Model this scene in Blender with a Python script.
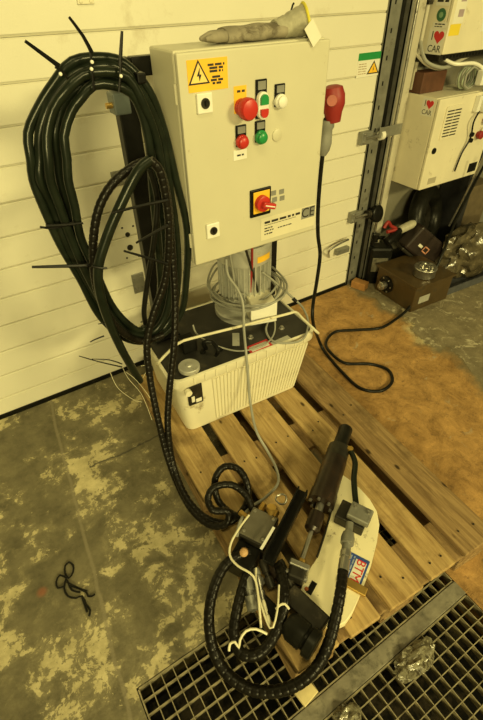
import bpy, bmesh, math, random
from math import sin, cos, pi, radians
from mathutils import Vector, Matrix
random.seed(7)
for o in list(bpy.data.objects): bpy.data.objects.remove(o)
scene = bpy.context.scene
COL = scene.collection

# ------------------------------------------------------------------ camera
F, YAW, PITCH, ROLL = 440.5, 0.54754, 0.70939, -0.02435
CX, CY, CAM = 241.5, 360.0, Vector((0, -1.878, 1.6035))
fw = Vector((sin(YAW)*cos(PITCH), cos(YAW)*cos(PITCH), -sin(PITCH)))
r0 = Vector((cos(YAW), -sin(YAW), 0)); u0 = r0.cross(fw)
rt = cos(ROLL)*r0 + sin(ROLL)*u0; up = -sin(ROLL)*r0 + cos(ROLL)*u0
cam = bpy.data.cameras.new('camera'); co = bpy.data.objects.new('camera', cam); COL.objects.link(co)
cam.sensor_fit = 'VERTICAL'; cam.sensor_height = 36; cam.lens = F*36/720; cam.clip_start = 0.02
m = Matrix((rt, up, -fw)).transposed().to_4x4(); m.translation = CAM
co.matrix_world = m
scene.camera = co

# ------------------------------------------------------------------ light
w = bpy.data.worlds.new('world'); scene.world = w; w.use_nodes = True
w.node_tree.nodes['Background'].inputs[0].default_value = (1.0, 0.82, 0.30, 1)
w.node_tree.nodes['Background'].inputs[1].default_value = 0.12
def area(name, loc, target, sx, sy, power, color=(1, .85, .335)):
    l = bpy.data.lights.new(name, 'AREA'); l.shape = 'RECTANGLE'; l.size = sx; l.size_y = sy
    l.energy = power; l.color = color
    o = bpy.data.objects.new(name, l); COL.objects.link(o); o.location = loc
    o.rotation_euler = (Vector(target)-Vector(loc)).to_track_quat('-Z', 'Y').to_euler()
area('unseen_area_light', (0.2, -1.9, 3.6), (0.5, -0.8, 0), 1.6, .4, 26)  # unseen overhead area light, an assumed source with no fixture modelled
area('unseen_area_light', (2.9, -6.0, 3.2), (1.0, -0.4, .4), 1.5, .5, 238)  # unseen key light added behind the camera, agrees with the emergency-stop shadow
area('unseen_area_light', (-2.0, -6.0, 2.5), (.6, -0.1, .2), 1.5, .5, 250)  # unseen fill light added on the left to lift lower door and side faces
vs = scene.view_settings
vs.view_transform = 'Standard'; vs.look = 'None'; vs.exposure = -0.06; vs.gamma = 1; vs.use_curve_mapping = False

# ------------------------------------------------------------------ pixel helpers (pixel -> direction; distance from a plane)
def ray(px, py): return fw + (px-CX)/F*rt - (py-CY)/F*up
def AZ(px, py, z):
    d = ray(px, py); return CAM + d*((z-CAM.z)/d.z)
def AY(px, py, y):
    d = ray(px, py); return CAM + d*((y-CAM.y)/d.y)
def pts(lst):
    out = []
    for a in lst:
        out.append(AY(a[0], a[1], a[3]) if a[2] == 'y' else AZ(a[0], a[1], a[3]))
    return out

# ------------------------------------------------------------------ materials
MATS = {}
def mat(name, col, rough=.5, metal=0., var=.12, scale=18., dirt=None, dirt_amt=.0, dirt_scale=9., bump=0., bump_scale=200., spec=.5, trans=0., emit=None, alpha=1.):
    if name in MATS: return MATS[name]
    M = bpy.data.materials.new(name); M.use_nodes = True; nt = M.node_tree; N = nt.nodes; L = nt.links
    b = N['Principled BSDF']; b.inputs['Roughness'].default_value = rough; b.inputs['Metallic'].default_value = metal
    b.inputs['Specular IOR Level'].default_value = spec
    if trans: b.inputs['Transmission Weight'].default_value = trans
    if alpha < 1: b.inputs['Alpha'].default_value = alpha
    tc = N.new('ShaderNodeTexCoord'); nz = N.new('ShaderNodeTexNoise'); nz.inputs['Scale'].default_value = scale; nz.inputs['Detail'].default_value = 6
    L.new(tc.outputs['Object'], nz.inputs['Vector'])
    cr = N.new('ShaderNodeValToRGB')
    lo = [c*(1-var) for c in col]; hi = [min(1, c*(1+var)) for c in col]
    cr.color_ramp.elements[0].position = .3; cr.color_ramp.elements[1].position = .7
    cr.color_ramp.elements[0].color = (*lo, 1); cr.color_ramp.elements[1].color = (*hi, 1)
    L.new(nz.outputs['Fac'], cr.inputs['Fac']); out = cr.outputs['Color']
    if dirt:
        n2 = N.new('ShaderNodeTexNoise'); n2.inputs['Scale'].default_value = dirt_scale; n2.inputs['Detail'].default_value = 9; n2.inputs['Roughness'].default_value = .7
        L.new(tc.outputs['Object'], n2.inputs['Vector'])
        r2 = N.new('ShaderNodeValToRGB'); r2.color_ramp.elements[0].position = 1-.5-dirt_amt*.25; r2.color_ramp.elements[1].position = r2.color_ramp.elements[0].position+.12
        r2.color_ramp.elements[0].position = .62-dirt_amt*.3; r2.color_ramp.elements[1].position = .74-dirt_amt*.3
        L.new(n2.outputs['Fac'], r2.inputs['Fac'])
        mx = N.new('ShaderNodeMixRGB'); L.new(r2.outputs['Color'], mx.inputs[0]); L.new(out, mx.inputs[1]); mx.inputs[2].default_value = (*dirt, 1)
        out = mx.outputs[0]
    L.new(out, b.inputs['Base Color'])
    if bump:
        n3 = N.new('ShaderNodeTexNoise'); n3.inputs['Scale'].default_value = bump_scale; n3.inputs['Detail'].default_value = 3
        L.new(tc.outputs['Object'], n3.inputs['Vector'])
        bp = N.new('ShaderNodeBump'); bp.inputs['Strength'].default_value = bump; bp.inputs['Distance'].default_value = .004
        L.new(n3.outputs['Fac'], bp.inputs['Height']); L.new(bp.outputs['Normal'], b.inputs['Normal'])
    if emit:
        b.inputs['Emission Color'].default_value = (*emit, 1); b.inputs['Emission Strength'].default_value = 1
    MATS[name] = M; return M

def wood_mat(name, light, dark, axis_scale=(14, 1.2, 14)):
    M = bpy.data.materials.new(name); M.use_nodes = True; nt = M.node_tree; N = nt.nodes; L = nt.links
    b = N['Principled BSDF']; b.inputs['Roughness'].default_value = .8; b.inputs['Specular IOR Level'].default_value = .2
    tc = N.new('ShaderNodeTexCoord'); oi = N.new('ShaderNodeObjectInfo')
    add = N.new('ShaderNodeVectorMath'); add.operation = 'ADD'
    L.new(tc.outputs['Object'], add.inputs[0])
    sc = N.new('ShaderNodeVectorMath'); sc.operation = 'SCALE'; sc.inputs[0].default_value = (7, 13, 3); L.new(oi.outputs['Random'], sc.inputs['Scale'])
    L.new(sc.outputs[0], add.inputs[1])
    mp = N.new('ShaderNodeMapping'); mp.inputs['Scale'].default_value = axis_scale; L.new(add.outputs[0], mp.inputs['Vector'])
    n = N.new('ShaderNodeTexNoise'); n.inputs['Scale'].default_value = 2.6; n.inputs['Detail'].default_value = 12; n.inputs['Roughness'].default_value = .68; n.inputs['Distortion'].default_value = 1.0
    L.new(mp.outputs[0], n.inputs['Vector'])
    cr = N.new('ShaderNodeValToRGB'); e = cr.color_ramp.elements
    e[0].position = .32; e[0].color = (*dark, 1); e[1].position = .62; e[1].color = (*light, 1)
    L.new(n.outputs['Fac'], cr.inputs['Fac'])
    # dark oily smears and knots
    n2 = N.new('ShaderNodeTexNoise'); n2.inputs['Scale'].default_value = 5; n2.inputs['Detail'].default_value = 8; n2.inputs['Roughness'].default_value = .65
    L.new(add.outputs[0], n2.inputs['Vector'])
    r2 = N.new('ShaderNodeValToRGB'); r2.color_ramp.elements[0].position = .55; r2.color_ramp.elements[1].position = .72
    r2.color_ramp.elements[0].color = (0, 0, 0, 1); r2.color_ramp.elements[1].color = (.75, .75, .75, 1)
    L.new(n2.outputs['Fac'], r2.inputs['Fac'])
    mx = N.new('ShaderNodeMixRGB'); L.new(r2.outputs['Color'], mx.inputs[0]); L.new(cr.outputs['Color'], mx.inputs[1]); mx.inputs[2].default_value = (*[c*.45 for c in dark], 1)
    vo = N.new('ShaderNodeTexVoronoi'); vo.inputs['Scale'].default_value = 1.0; mp2 = N.new('ShaderNodeMapping'); mp2.inputs['Scale'].default_value = (14, 7, 14)
    L.new(add.outputs[0], mp2.inputs['Vector']); L.new(mp2.outputs[0], vo.inputs['Vector'])
    r3 = N.new('ShaderNodeValToRGB'); r3.color_ramp.elements[0].position = .06; r3.color_ramp.elements[0].color = (1, 1, 1, 1); r3.color_ramp.elements[1].position = .13; r3.color_ramp.elements[1].color = (0, 0, 0, 1)
    L.new(vo.outputs['Distance'], r3.inputs['Fac'])
    mx2 = N.new('ShaderNodeMixRGB'); L.new(r3.outputs['Color'], mx2.inputs[0]); L.new(mx.outputs[0], mx2.inputs[1]); mx2.inputs[2].default_value = (*[c*.3 for c in dark], 1)
    L.new(mx2.outputs[0], b.inputs['Base Color'])
    bp = N.new('ShaderNodeBump'); bp.inputs['Strength'].default_value = .5; bp.inputs['Distance'].default_value = .004
    L.new(n.outputs['Fac'], bp.inputs['Height']); L.new(bp.outputs['Normal'], b.inputs['Normal'])
    MATS[name] = M; return M

def floor_mat():
    M = bpy.data.materials.new('worn_floor'); M.use_nodes = True; nt = M.node_tree; N = nt.nodes; L = nt.links
    b = N['Principled BSDF']; b.inputs['Roughness'].default_value = .7; b.inputs['Specular IOR Level'].default_value = .3
    g = N.new('ShaderNodeNewGeometry')
    def noise(scale, detail=8, rough=.6, dist=0, off=(0, 0, 0)):
        mp = N.new('ShaderNodeMapping'); mp.inputs['Location'].default_value = off; L.new(g.outputs['Position'], mp.inputs['Vector'])
        n = N.new('ShaderNodeTexNoise'); n.inputs['Scale'].default_value = scale; n.inputs['Detail'].default_value = detail; n.inputs['Roughness'].default_value = rough; n.inputs['Distortion'].default_value = dist
        L.new(mp.outputs[0], n.inputs['Vector']); return n.outputs['Fac']
    def ramp(src, p0, p1, c0=(0, 0, 0), c1=(1, 1, 1)):
        r = N.new('ShaderNodeValToRGB'); r.color_ramp.elements[0].position = p0; r.color_ramp.elements[1].position = p1
        r.color_ramp.elements[0].color = (*c0, 1); r.color_ramp.elements[1].color = (*c1, 1); L.new(src, r.inputs['Fac']); return r.outputs['Color']
    def mix(f, a, c):
        x = N.new('ShaderNodeMixRGB')
        if isinstance(f, float): x.inputs[0].default_value = f
        else: L.new(f, x.inputs[0])
        for i, v in ((1, a), (2, c)):
            if isinstance(v, tuple): x.inputs[i].default_value = (*v, 1)
            else: L.new(v, x.inputs[i])
        return x.outputs[0]
    def math_(op, a, c):
        x = N.new('ShaderNodeMath'); x.operation = op
        for i, v in ((0, a), (1, c)):
            if isinstance(v, (int, float)): x.inputs[i].default_value = v
            else: L.new(v, x.inputs[i])
        return x.outputs[0]
    sep = N.new('ShaderNodeSeparateXYZ'); L.new(g.outputs['Position'], sep.inputs[0]); X, Y = sep.outputs[0], sep.outputs[1]
    base = ramp(noise(9, 10, .7), .3, .72, (.088, .079, .05), (.225, .20, .125))
    # flaked paint: pale patches
    big = noise(2.4, 4, .5, .4, (5.3, 2.6, 0)); fine = noise(12, 10, .68, .3, (1.7, 5.2, 0))
    flake = math_('ADD', math_('MULTIPLY', big, .65), math_('MULTIPLY', fine, .70))
    # patches cluster along the worn strip x about -0.2..0.3
    dx = math_('ABSOLUTE', math_('SUBTRACT', X, .0), 0); wear = math_('MULTIPLY', math_('SUBTRACT', .45, math_('MINIMUM', dx, .45)), .20)
    flake = math_('ADD', flake, wear)
    fm = ramp(math_('ADD', flake, math_('MULTIPLY', math_('SUBTRACT', noise(48, 8, .75, 0, (8, 3, 0)), .5), .34)), .772, .782)
    pale = ramp(noise(14, 8, .7, 0, (2, 2, 0)), .3, .75, (.36, .315, .18), (.70, .62, .38))
    c = mix(fm, base, pale)
    halo = ramp(flake, .70, .79, (0, 0, 0), (.30, .30, .30)); c = mix(halo, c, pale)
    sp = ramp(noise(38, 8, .75, 0, (1, 9, 0)), .66, .70, (0, 0, 0), (.8, .8, .8)); c = mix(sp, c, pale)
    sd = ramp(noise(24, 8, .75, 0, (7, 2, 0)), .62, .70, (0, 0, 0), (.7, .7, .7)); c = mix(sd, c, (.05, .044, .03))
    # brown-orange varnished area to the right
    eN = noise(5, 6, .6, 0, (9, 1, 0))
    orA = ramp(math_('ADD', X, math_('MULTIPLY', eN, .12)), .95, 1.0)
    far = math_('SUBTRACT', 2.335, math_('ADD', X, math_('ADD', math_('MULTIPLY', Y, -.13), math_('MULTIPLY', eN, .5))))
    orB = ramp(far, .0, .12)
    orM = math_('MULTIPLY', orA, orB)
    orange = ramp(noise(8, 10, .8, .5, (4, 4, 0)), .30, .70, (.16, .088, .028), (.62, .37, .135))
    streak = ramp(noise(11, 10, .75, 1.0, (6, 2, 0)), .60, .68, (0, 0, 0), (.75, .75, .75))
    orange = mix(streak, orange, (.42, .36, .25))
    dk = ramp(noise(26, 8, .8, .3, (0, 8, 0)), .55, .68, (0, 0, 0), (.75, .75, .75)); orange = mix(dk, orange, (.09, .055, .03))
    gst = ramp(noise(12, 10, .75, 1.0, (5, 7, 0)), .54, .64); grey2 = mix(gst, ramp(noise(9, 10, .75, 0, (1, 1, 0)), .3, .7, (.13, .11, .07), (.30, .255, .165)), (.55, .50, .36))
    right = ramp(far, -.12, .0); c = mix(math_('SUBTRACT', 1.0, right), c, grey2)
    c = mix(orM, c, orange)
    # joint line and cracks in the screed
    jx = math_('ABSOLUTE', math_('SUBTRACT', math_('ADD', X, math_('MULTIPLY', Y, -.09)), math_('ADD', -.027, math_('MULTIPLY', noise(6, 4, .5), .03))), 0)
    jm = ramp(jx, .003, .008, (.7, .7, .7), (0, 0, 0)); c = mix(jm, c, (.25, .22, .15))
    cy_ = math_('ABSOLUTE', math_('ADD', math_('SUBTRACT', Y, math_('MULTIPLY', noise(7, 5, .6), .05)), .555), 0)
    cm = math_('MULTIPLY', ramp(cy_, .002, .006, (.8, .8, .8), (0, 0, 0)), math_('LESS_THAN', math_('ABSOLUTE', math_('SUBTRACT', X, .20), 0), .17)); c = mix(cm, c, (.03, .03, .03))
    # reddish blot
    dv = N.new('ShaderNodeVectorMath'); dv.operation = 'DISTANCE'; L.new(g.outputs['Position'], dv.inputs[0]); q = AZ(42, 592, 0); dv.inputs[1].default_value = q
    c = mix(ramp(dv.outputs['Value'], .008, .022, (.5, .5, .5), (0, 0, 0)), c, (.35, .10, .05))
    L.new(c, b.inputs['Base Color'])
    bp = N.new('ShaderNodeBump'); bp.inputs['Strength'].default_value = .55; bp.inputs['Distance'].default_value = .006
    L.new(math_('ADD', math_('MULTIPLY', fm, .5), noise(60, 6, .7)), bp.inputs['Height']); L.new(bp.outputs['Normal'], b.inputs['Normal'])
    return M

FLOOR = floor_mat()
WOOD = wood_mat('pallet_wood', (.52, .37, .165), (.25, .155, .06))
WOODD = wood_mat('pallet_wood_grey', (.36, .245, .115), (.14, .085, .037))
CREAM = mat('cream_enamel', (.585, .56, .43), .42, 0, .03, 6, (.35, .3, .2), -.12, 22)
CREAM2 = mat('old_cream_enamel', (.74, .69, .53), .45, 0, .07, 5, (.3, .25, .17), .06, 9)
DOORW = mat('door_white', (.73, .705, .59), .45, 0, .03, 3, (.55, .5, .38), .12, 2.5, .18, 260)
TANKW = mat('tank_plastic', (.74, .70, .54), .42, 0, .05, 8, (.3, .24, .14), .12, 12)
BLACK = mat('black_paint', (.008, .008, .007), .32, 0, .3, 30, spec=.18)
RUBBER = mat('black_rubber', (.009, .009, .007), .35, 0, .3, 40, (.03, .026, .018), .1, 20, spec=.2)
HOSEG = mat('green_black_hose', (.010, .014, .009), .28, 0, .25, 30, (.03, .028, .018), .08, 14, spec=.25)
WRAP = mat('hose_wrap', (.008, .007, .005), .33, 0, .3, 60, spec=.22)
DARK = mat('dark_steel', (.032, .029, .022), .42, .5, .35, 25, (.12, .1, .07), .15, 15)
STEEL = mat('bare_steel', (.45, .44, .40), .32, .9, .2, 30, (.12, .1, .07), .15, 25)
GALV = mat('galvanised', (.27, .27, .24), .45, .55, .2, 20, (.15, .14, .12), .2, 9)
LIDB = mat('lid_black', (.022, .021, .018), .5, 0, .3, 12, (.06, .052, .035), .2, 14)
RED = mat('red_plastic', (.50, .028, .02), .35, 0, .06)
REDD = mat('red_plug', (.27, .018, .015), .5, 0, .1)
GREEN = mat('green_plastic', (.02, .26, .07), .3, 0, .06)
YEL = mat('yellow_sticker', (.86, .50, .03), .5, 0, .05)
YEL2 = mat('lemon_sticker', (.80, .62, .05), .5, 0, .05)
PRINT = mat('black_print', (.02, .018, .015), .6, 0, 0)
PAPER = mat('paper', (.75, .73, .64), .7, 0, .04, 10)
WHITE = mat('white_plastic', (.80, .79, .72), .4, 0, .03)
GREYP = mat('grey_plastic', (.22, .22, .2), .5, 0, .1)
CABLEG = mat('grey_cable', (.30, .30, .26), .45, 0, .1)
CABLEW = mat('white_cable', (.72, .68, .50), .4, 0, .08, 20, (.3, .25, .15), .1, 20)
ALU = mat('cast_aluminium', (.55, .55, .50), .42, .45, .12, 15, (.22, .2, .15), .15, 14)
BLUE = mat('blue_sticker', (.03, .075, .30), .45, 0, .08)
REDP = mat('red_print', (.60, .03, .03), .5, 0, .05)
BRASS = mat('brass', (.55, .36, .10), .35, .8, .15)
BROWN = mat('brown_paint', (.08, .052, .021), .4, .2, .25, 10, (.05, .04, .025), .3, 10)
GLOVEG = mat('glove_leather', (.27, .24, .18), .85, 0, .25, 22, (.12, .10, .07), .35, 14, .4, 90)
OIL = mat('oily_casting', (.022, .014, .009), .35, .2, .4, 20, (.07, .036, .017), .2, 14)
CONC = mat('concrete_strip', (.20, .185, .14), .8, 0, .3, 30, (.09, .085, .06), .3, 20, .4, 80)
WALLM = mat('grey_wall', (.17, .16, .12), .7, 0, .12, 4, (.2, .19, .16), .25, 5)
JAMB = mat('jamb_cream', (.50, .47, .38), .5, 0, .08, 5, (.25, .22, .16), .2, 8)

# ------------------------------------------------------------------ mesh helpers
WL = {}
def obj(name, bm, m, parent=None, smooth=False, kind=None):
    bmesh.ops.recalc_face_normals(bm, faces=bm.faces)
    vs_ = [v.co for v in bm.verts]
    lo = Vector((min(v.x for v in vs_), min(v.y for v in vs_), min(v.z for v in vs_))); hi = Vector((max(v.x for v in vs_), max(v.y for v in vs_), max(v.z for v in vs_)))
    c = Vector(((lo.x+hi.x)/2, (lo.y+hi.y)/2, lo.z if parent is None else (lo.z+hi.z)/2))
    bmesh.ops.translate(bm, verts=bm.verts, vec=-c)
    me = bpy.data.meshes.new(name); bm.to_mesh(me); bm.free(); me.materials.append(m)
    if smooth:
        for p in me.polygons: p.use_smooth = True
        try: me.set_sharp_from_angle(angle=radians(40))
        except Exception: pass
    o = bpy.data.objects.new(name, me); COL.objects.link(o)
    if parent is not None:
        o.parent = parent; o.location = c - WL[parent.name]
    else: o.location = c
    WL[o.name] = c
    if kind: o['kind'] = kind
    return o
def thing(name, label, cat, loc=(0, 0, 0), group=None):
    o = bpy.data.objects.new(name, None); COL.objects.link(o); o.location = loc; o.empty_display_size = .05
    WL[o.name] = Vector(loc); o['label'] = label; o['category'] = cat
    if group: o['group'] = group
    return o
def tag(o, label, cat, group=None):
    o['label'] = label; o['category'] = cat
    if group: o['group'] = group
    return o
def struct(o): o['kind'] = 'structure'; return o
def B(): return bmesh.new()
def frame(d, hint=Vector((0, 0, 1))):
    d = d.normalized()
    if abs(d.dot(hint)) > .95: hint = Vector((1, 0, 0))
    a = d.cross(hint).normalized(); return a, a.cross(d).normalized()
def box(bm, lo, hi, bev=0, M=None):
    r = bmesh.ops.create_cube(bm, size=1.0)
    S = [hi[i]-lo[i] for i in range(3)]; C = [(hi[i]+lo[i])/2 for i in range(3)]
    for v in r['verts']: v.co = Vector((v.co.x*S[0]+C[0], v.co.y*S[1]+C[1], v.co.z*S[2]+C[2]))
    vv = r['verts']
    if bev:
        ed = list({e for v in vv for e in v.link_edges})
        g = bmesh.ops.bevel(bm, geom=ed, offset=bev, segments=2, affect='EDGES', profile=.5)
        vv = list({v for f in g['faces'] for v in f.verts} | {v for v in vv if v.is_valid})
    if M is not None: bmesh.ops.transform(bm, matrix=M, verts=vv)
    return vv
def cyl(bm, p0, p1, r0_, r1_=None, seg=20, caps=True):
    p0 = Vector(p0); p1 = Vector(p1); r1_ = r0_ if r1_ is None else r1_
    a, b = frame(p1-p0); A = []; Bv = []
    for i in range(seg):
        t = 2*pi*i/seg; d = a*cos(t)+b*sin(t); A.append(bm.verts.new(p0+d*r0_)); Bv.append(bm.verts.new(p1+d*r1_))
    for i in range(seg): bm.faces.new((A[i], A[(i+1) % seg], Bv[(i+1) % seg], Bv[i]))
    if caps: bm.faces.new(A[::-1]); bm.faces.new(Bv)
def lathe(bm, p0, axis, prof, seg=24):
    p0 = Vector(p0); ax = Vector(axis).normalized(); a, b = frame(ax); rings = []
    for (h, r) in prof:
        if r < 1e-6: rings.append([bm.verts.new(p0+ax*h)])
        else: rings.append([bm.verts.new(p0+ax*h+(a*cos(2*pi*i/seg)+b*sin(2*pi*i/seg))*r) for i in range(seg)])
    for R0, R1 in zip(rings, rings[1:]):
        for i in range(seg):
            j = (i+1) % seg
            if len(R0) == 1 and len(R1) == 1: continue
            if len(R0) == 1: bm.faces.new((R0[0], R1[i], R1[j]))
            elif len(R1) == 1: bm.faces.new((R0[i], R0[j], R1[0]))
            else: bm.faces.new((R0[i], R0[j], R1[j], R1[i]))
    if len(rings[0]) > 1: bm.faces.new(rings[0][::-1])
    if len(rings[-1]) > 1: bm.faces.new(rings[-1])
def spline(P, step=.012, closed=False):
    P = [Vector(p) for p in P]; n = len(P); out = []
    segs = n if closed else n-1
    for i in range(segs):
        if closed: a, b, c, d = P[(i-1) % n], P[i], P[(i+1) % n], P[(i+2) % n]
        else: a, b, c, d = P[max(i-1, 0)], P[i], P[i+1], P[min(i+2, n-1)]
        k = max(2, int((c-b).length/step))
        for j in range(k):
            t = j/k
            out.append(.5*((2*b)+(-a+c)*t+(2*a-5*b+4*c-d)*t*t+(-a+3*b-3*c+d)*t**3))
    if not closed: out.append(P[-1])
    return out
def resample(P, step):
    out = [P[0]]; acc = 0
    for a, b in zip(P, P[1:]):
        L_ = (b-a).length
        while acc+L_ >= step and L_ > 1e-9:
            t = (step-acc)/L_; a = a.lerp(b, t); out.append(a.copy()); L_ = (b-a).length; acc = 0
        acc += L_
    if (out[-1]-P[-1]).length > step*.3: out.append(P[-1])
    return out
def sweep(bm, P, rad, seg=10, closed=False, flat=None):
    n = len(P); rings = []; T0 = None; a = b = None
    for i in range(n):
        if closed: t = (P[(i+1) % n]-P[(i-1) % n])
        else: t = P[min(i+1, n-1)]-P[max(i-1, 0)]
        t = t.normalized() if t.length > 1e-9 else T0
        if a is None: a, b = frame(t)
        else:
            q = T0.rotation_difference(t); a = (q @ a); a = (a-t*a.dot(t)).normalized(); b = a.cross(t)
        T0 = t
        r = rad(i) if callable(rad) else rad
        rings.append([bm.verts.new(P[i]+(a*cos(2*pi*k/seg)+b*sin(2*pi*k/seg))*r) for k in range(seg)])
    for R0, R1 in zip(rings, rings[1:]):
        for k in range(seg): bm.faces.new((R0[k], R0[(k+1) % seg], R1[(k+1) % seg], R1[k]))
    if closed:
        R0, R1 = rings[-1], rings[0]
        best = min(range(seg), key=lambda s: (R0[0].co-R1[s].co).length)
        dirn = 1 if (R0[1].co-R1[(best+1) % seg].co).length < (R0[1].co-R1[(best-1) % seg].co).length else -1
        for k in range(seg):
            bm.faces.new((R0[k], R0[(k+1) % seg], R1[(best+dirn*(k+1)) % seg], R1[(best+dirn*k) % seg]))
    else:
        bm.faces.new(rings[0][::-1]); bm.faces.new(rings[-1])
def tube(name, P, r, m, parent=None, seg=10, step=.012, closed=False):
    bm = B(); sweep(bm, spline(P, step, closed), r, seg, closed); return obj(name, bm, m, parent, True)
def wrapped(name, P, r, m, parent=None, pitch=.02, seg=12):
    S = resample(spline(P, .006), pitch/9); bm = B()
    pat = [1.0, 1.01, 1.01, 1.01, 1.01, 1.01, 1.0, .94, .94]
    sweep(bm, S, lambda i: r*pat[i % 9], seg); return obj(name, bm, m, parent, True)
def prism(bm, outline, z0, z1, M=None, bev=0):
    lo = [bm.verts.new((x, y, z0)) for x, y in outline]; hi = [bm.verts.new((x, y, z1)) for x, y in outline]; n = len(outline)
    f0 = bm.faces.new(lo[::-1]); f1 = bm.faces.new(hi)
    for i in range(n): bm.faces.new((lo[i], lo[(i+1) % n], hi[(i+1) % n], hi[i]))
    vv = lo+hi
    if bev:
        g = bmesh.ops.bevel(bm, geom=list(f1.edges), offset=bev, segments=2, affect='EDGES', profile=.5)
        vv = [v for v in bm.verts]
    if M is not None: bmesh.ops.transform(bm, matrix=M, verts=[v for v in vv if v.is_valid])
def text_bm(s, size, M, depth=.0004):
    cu = bpy.data.curves.new('lettering', 'FONT'); cu.body = s; cu.size = size; cu.extrude = depth; cu.align_x = 'CENTER'; cu.align_y = 'CENTER'
    o = bpy.data.objects.new('lettering', cu); COL.objects.link(o)
    dg = bpy.context.evaluated_depsgraph_get(); me = bpy.data.meshes.new_from_object(o.evaluated_get(dg))
    bm = B(); bm.from_mesh(me); bmesh.ops.transform(bm, matrix=M, verts=bm.verts)
    bpy.data.objects.remove(o); bpy.data.curves.remove(cu); bpy.data.meshes.remove(me)
    return bm
def wallM(x, y, z):   # local XY plane -> world XZ facing -Y
    return Matrix(((1, 0, 0, x), (0, 0, -1, y), (0, 1, 0, z), (0, 0, 0, 1)))
def sideM(x, y, z):   # local X -> world -Y, local Y -> Z, facing -X
    return Matrix(((0, 0, -1, x), (-1, 0, 0, y), (0, 1, 0, z), (0, 0, 0, 1)))
def heart(s):
    out = []
    for i in range(28):
        t = 2*pi*i/28; out.append((s*.0625*.5*16*sin(t)**3, s*.0625*.5*(13*cos(t)-5*cos(2*t)-2*cos(3*t)-cos(4*t)+2)))
    return out
def print_lines(bm, rows, M, seed=1):
    rnd = random.Random(seed)
    for (x0, x1, y, h) in rows:
        x = x0
        while x < x1-.002:
            wd = min(rnd.uniform(.5, 2.2)*h*2.2, x1-x); box(bm, (x, y-h/2, 0), (x+wd, y+h/2, .0006), 0, M); x += wd+h*.8

# ------------------------------------------------------------------ SETTING
PX0, PX1, PY0, PY1 = -.10, .96, -1.388, -2.5
fb = B()
def quad(bm, *p): bm.faces.new([bm.verts.new(q) for q in p])
x0, x1, yb, yf = -2.2, 4.6, .06, -3.6
for (a, b_, c, d) in ((x0, PX0, yf, yb), (PX1, x1, yf, yb), (PX0, PX1, PY0, yb), (PX0, PX1, yf, PY1)):
    box(fb, (a, c, -.12), (b_, d, 0))
fl = obj('floor', fb, FLOOR); struct(fl)
pb = B(); quad(pb, (PX0, PY1, -.22), (PX1, PY1, -.22), (PX1, PY0, -.22), (PX0, PY0, -.22))
for (p, q) in (((PX0, PY0), (PX1, PY0)), ((PX1, PY0), (PX1, PY1)), ((PX1, PY1), (PX0, PY1)), ((PX0, PY1), (PX0, PY0))):
    quad(pb, (*p, -.22), (*q, -.22), (*q, -.119), (*p, -.119))
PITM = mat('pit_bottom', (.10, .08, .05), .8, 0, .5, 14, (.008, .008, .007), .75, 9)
pit = obj('floor_pit', pb, PITM); struct(pit)

wb = B(); box(wb, (2.02, .06, 0), (4.6, .2, 2.9)); struct(obj('wall_back', wb, WALLM))
wb = B(); box(wb, (-2.2, .06, 2.6), (2.02, .2, 2.9)); struct(obj('wall_back_lintel', wb, WALLM))

# sectional door built from ribbed strips
DX0, DX1 = -1.7, 1.997
door = bpy.data.objects.new('door_1', None); COL.objects.link(door); door.location = (.15, 0, 0); WL['door_1'] = Vector((.15, 0, 0)); struct(door)
zs = [.012, .106]+[.106+.125*i for i in range(1, 21)]
for i, (a, b_) in enumerate(zip(zs, zs[1:])):
    bm = B(); joint = (i % 4 == 0)
    g = .0045 if joint else .0030
    prof = [(.04, a+.0006), (g+.004, a+.0006), (.0, a+.009), (0, b_-.004), (g+.003, b_-.0006), (.04, b_-.0006)]
    A = [bm.verts.new((DX0, y, z)) for y, z in prof]; C = [bm.verts.new((DX1, y, z)) for y, z in prof]
    n = len(prof)
    for k in range(n): bm.faces.new((A[k], A[(k+1) % n], C[(k+1) % n], C[k]))
    bm.faces.new(A[::-1]); bm.faces.new(C)
    obj('panel', bm, DOORW, door)
bm = B(); box(bm, (DX0, .006, .004), (DX1, .05, .0125)); obj('bottom_rail', bm, GALV, door)
bm = B(); box(bm, (DX0, -.012, 0), (DX1, .03, .006)); box(bm, (DX0, -.004, .004), (DX1, .004, .014)); obj('rubber_seal', bm, RUBBER, door)
def plate(px0, py0, px1, py1, name='hinge_plate', holes=True, m=GALV, d=.006):
    a = AY(px0, py0, 0); c = AY(px1, py1, 0); bm = B()
    box(bm, (a.x, -d, c.z), (c.x, .003, a.z), .002)
    for fx in (.2, .8):
        for fz in (.25, .75):
            p = Vector((a.x+(c.x-a.x)*fx, -d, a.z+(c.z-a.z)*fz)); lathe(bm, p, (0, -1, 0), [(0, .006), (.003, .005), (.004, 0)], 8)
    return obj(name, bm, m, door)
plate(75, -8, 94, 4, m=CREAM2)
plate(110, 172, 127, 184)
plate(131, 275, 146, 290)
bm = B(); q = AY(150, 323, 0); box(bm, (q.x-.05, -.03, q.z-.03), (q.x+.04, 0.003, q.z+.03), .004); obj('corner_bracket', bm, GALV, door)
for (hx, hy, hr) in ((127.5, 234.5, .011), (130, 247.5, .014)):
    p = AY(hx, hy, 0); bm = B(); lathe(bm, p+Vector((0, .004, 0)), (0, -1, 0), [(0, hr), (.007, hr), (.007, hr*.72), (.0045, hr*.7), (.0045, 0)], 16); obj('lock_hole', bm, DARK, door, True)
for (hx, hy) in ((122, 228), (133, 226), (127, 258), (139, 256)):
    p = AY(hx, hy, 0); bm = B(); lathe(bm, p+Vector((0, .003, 0)), (0, -1, 0), [(0, .005), (.004, .005), (.006, .002), (.006, 0)], 8); obj('screw', bm, DARK, door)
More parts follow.
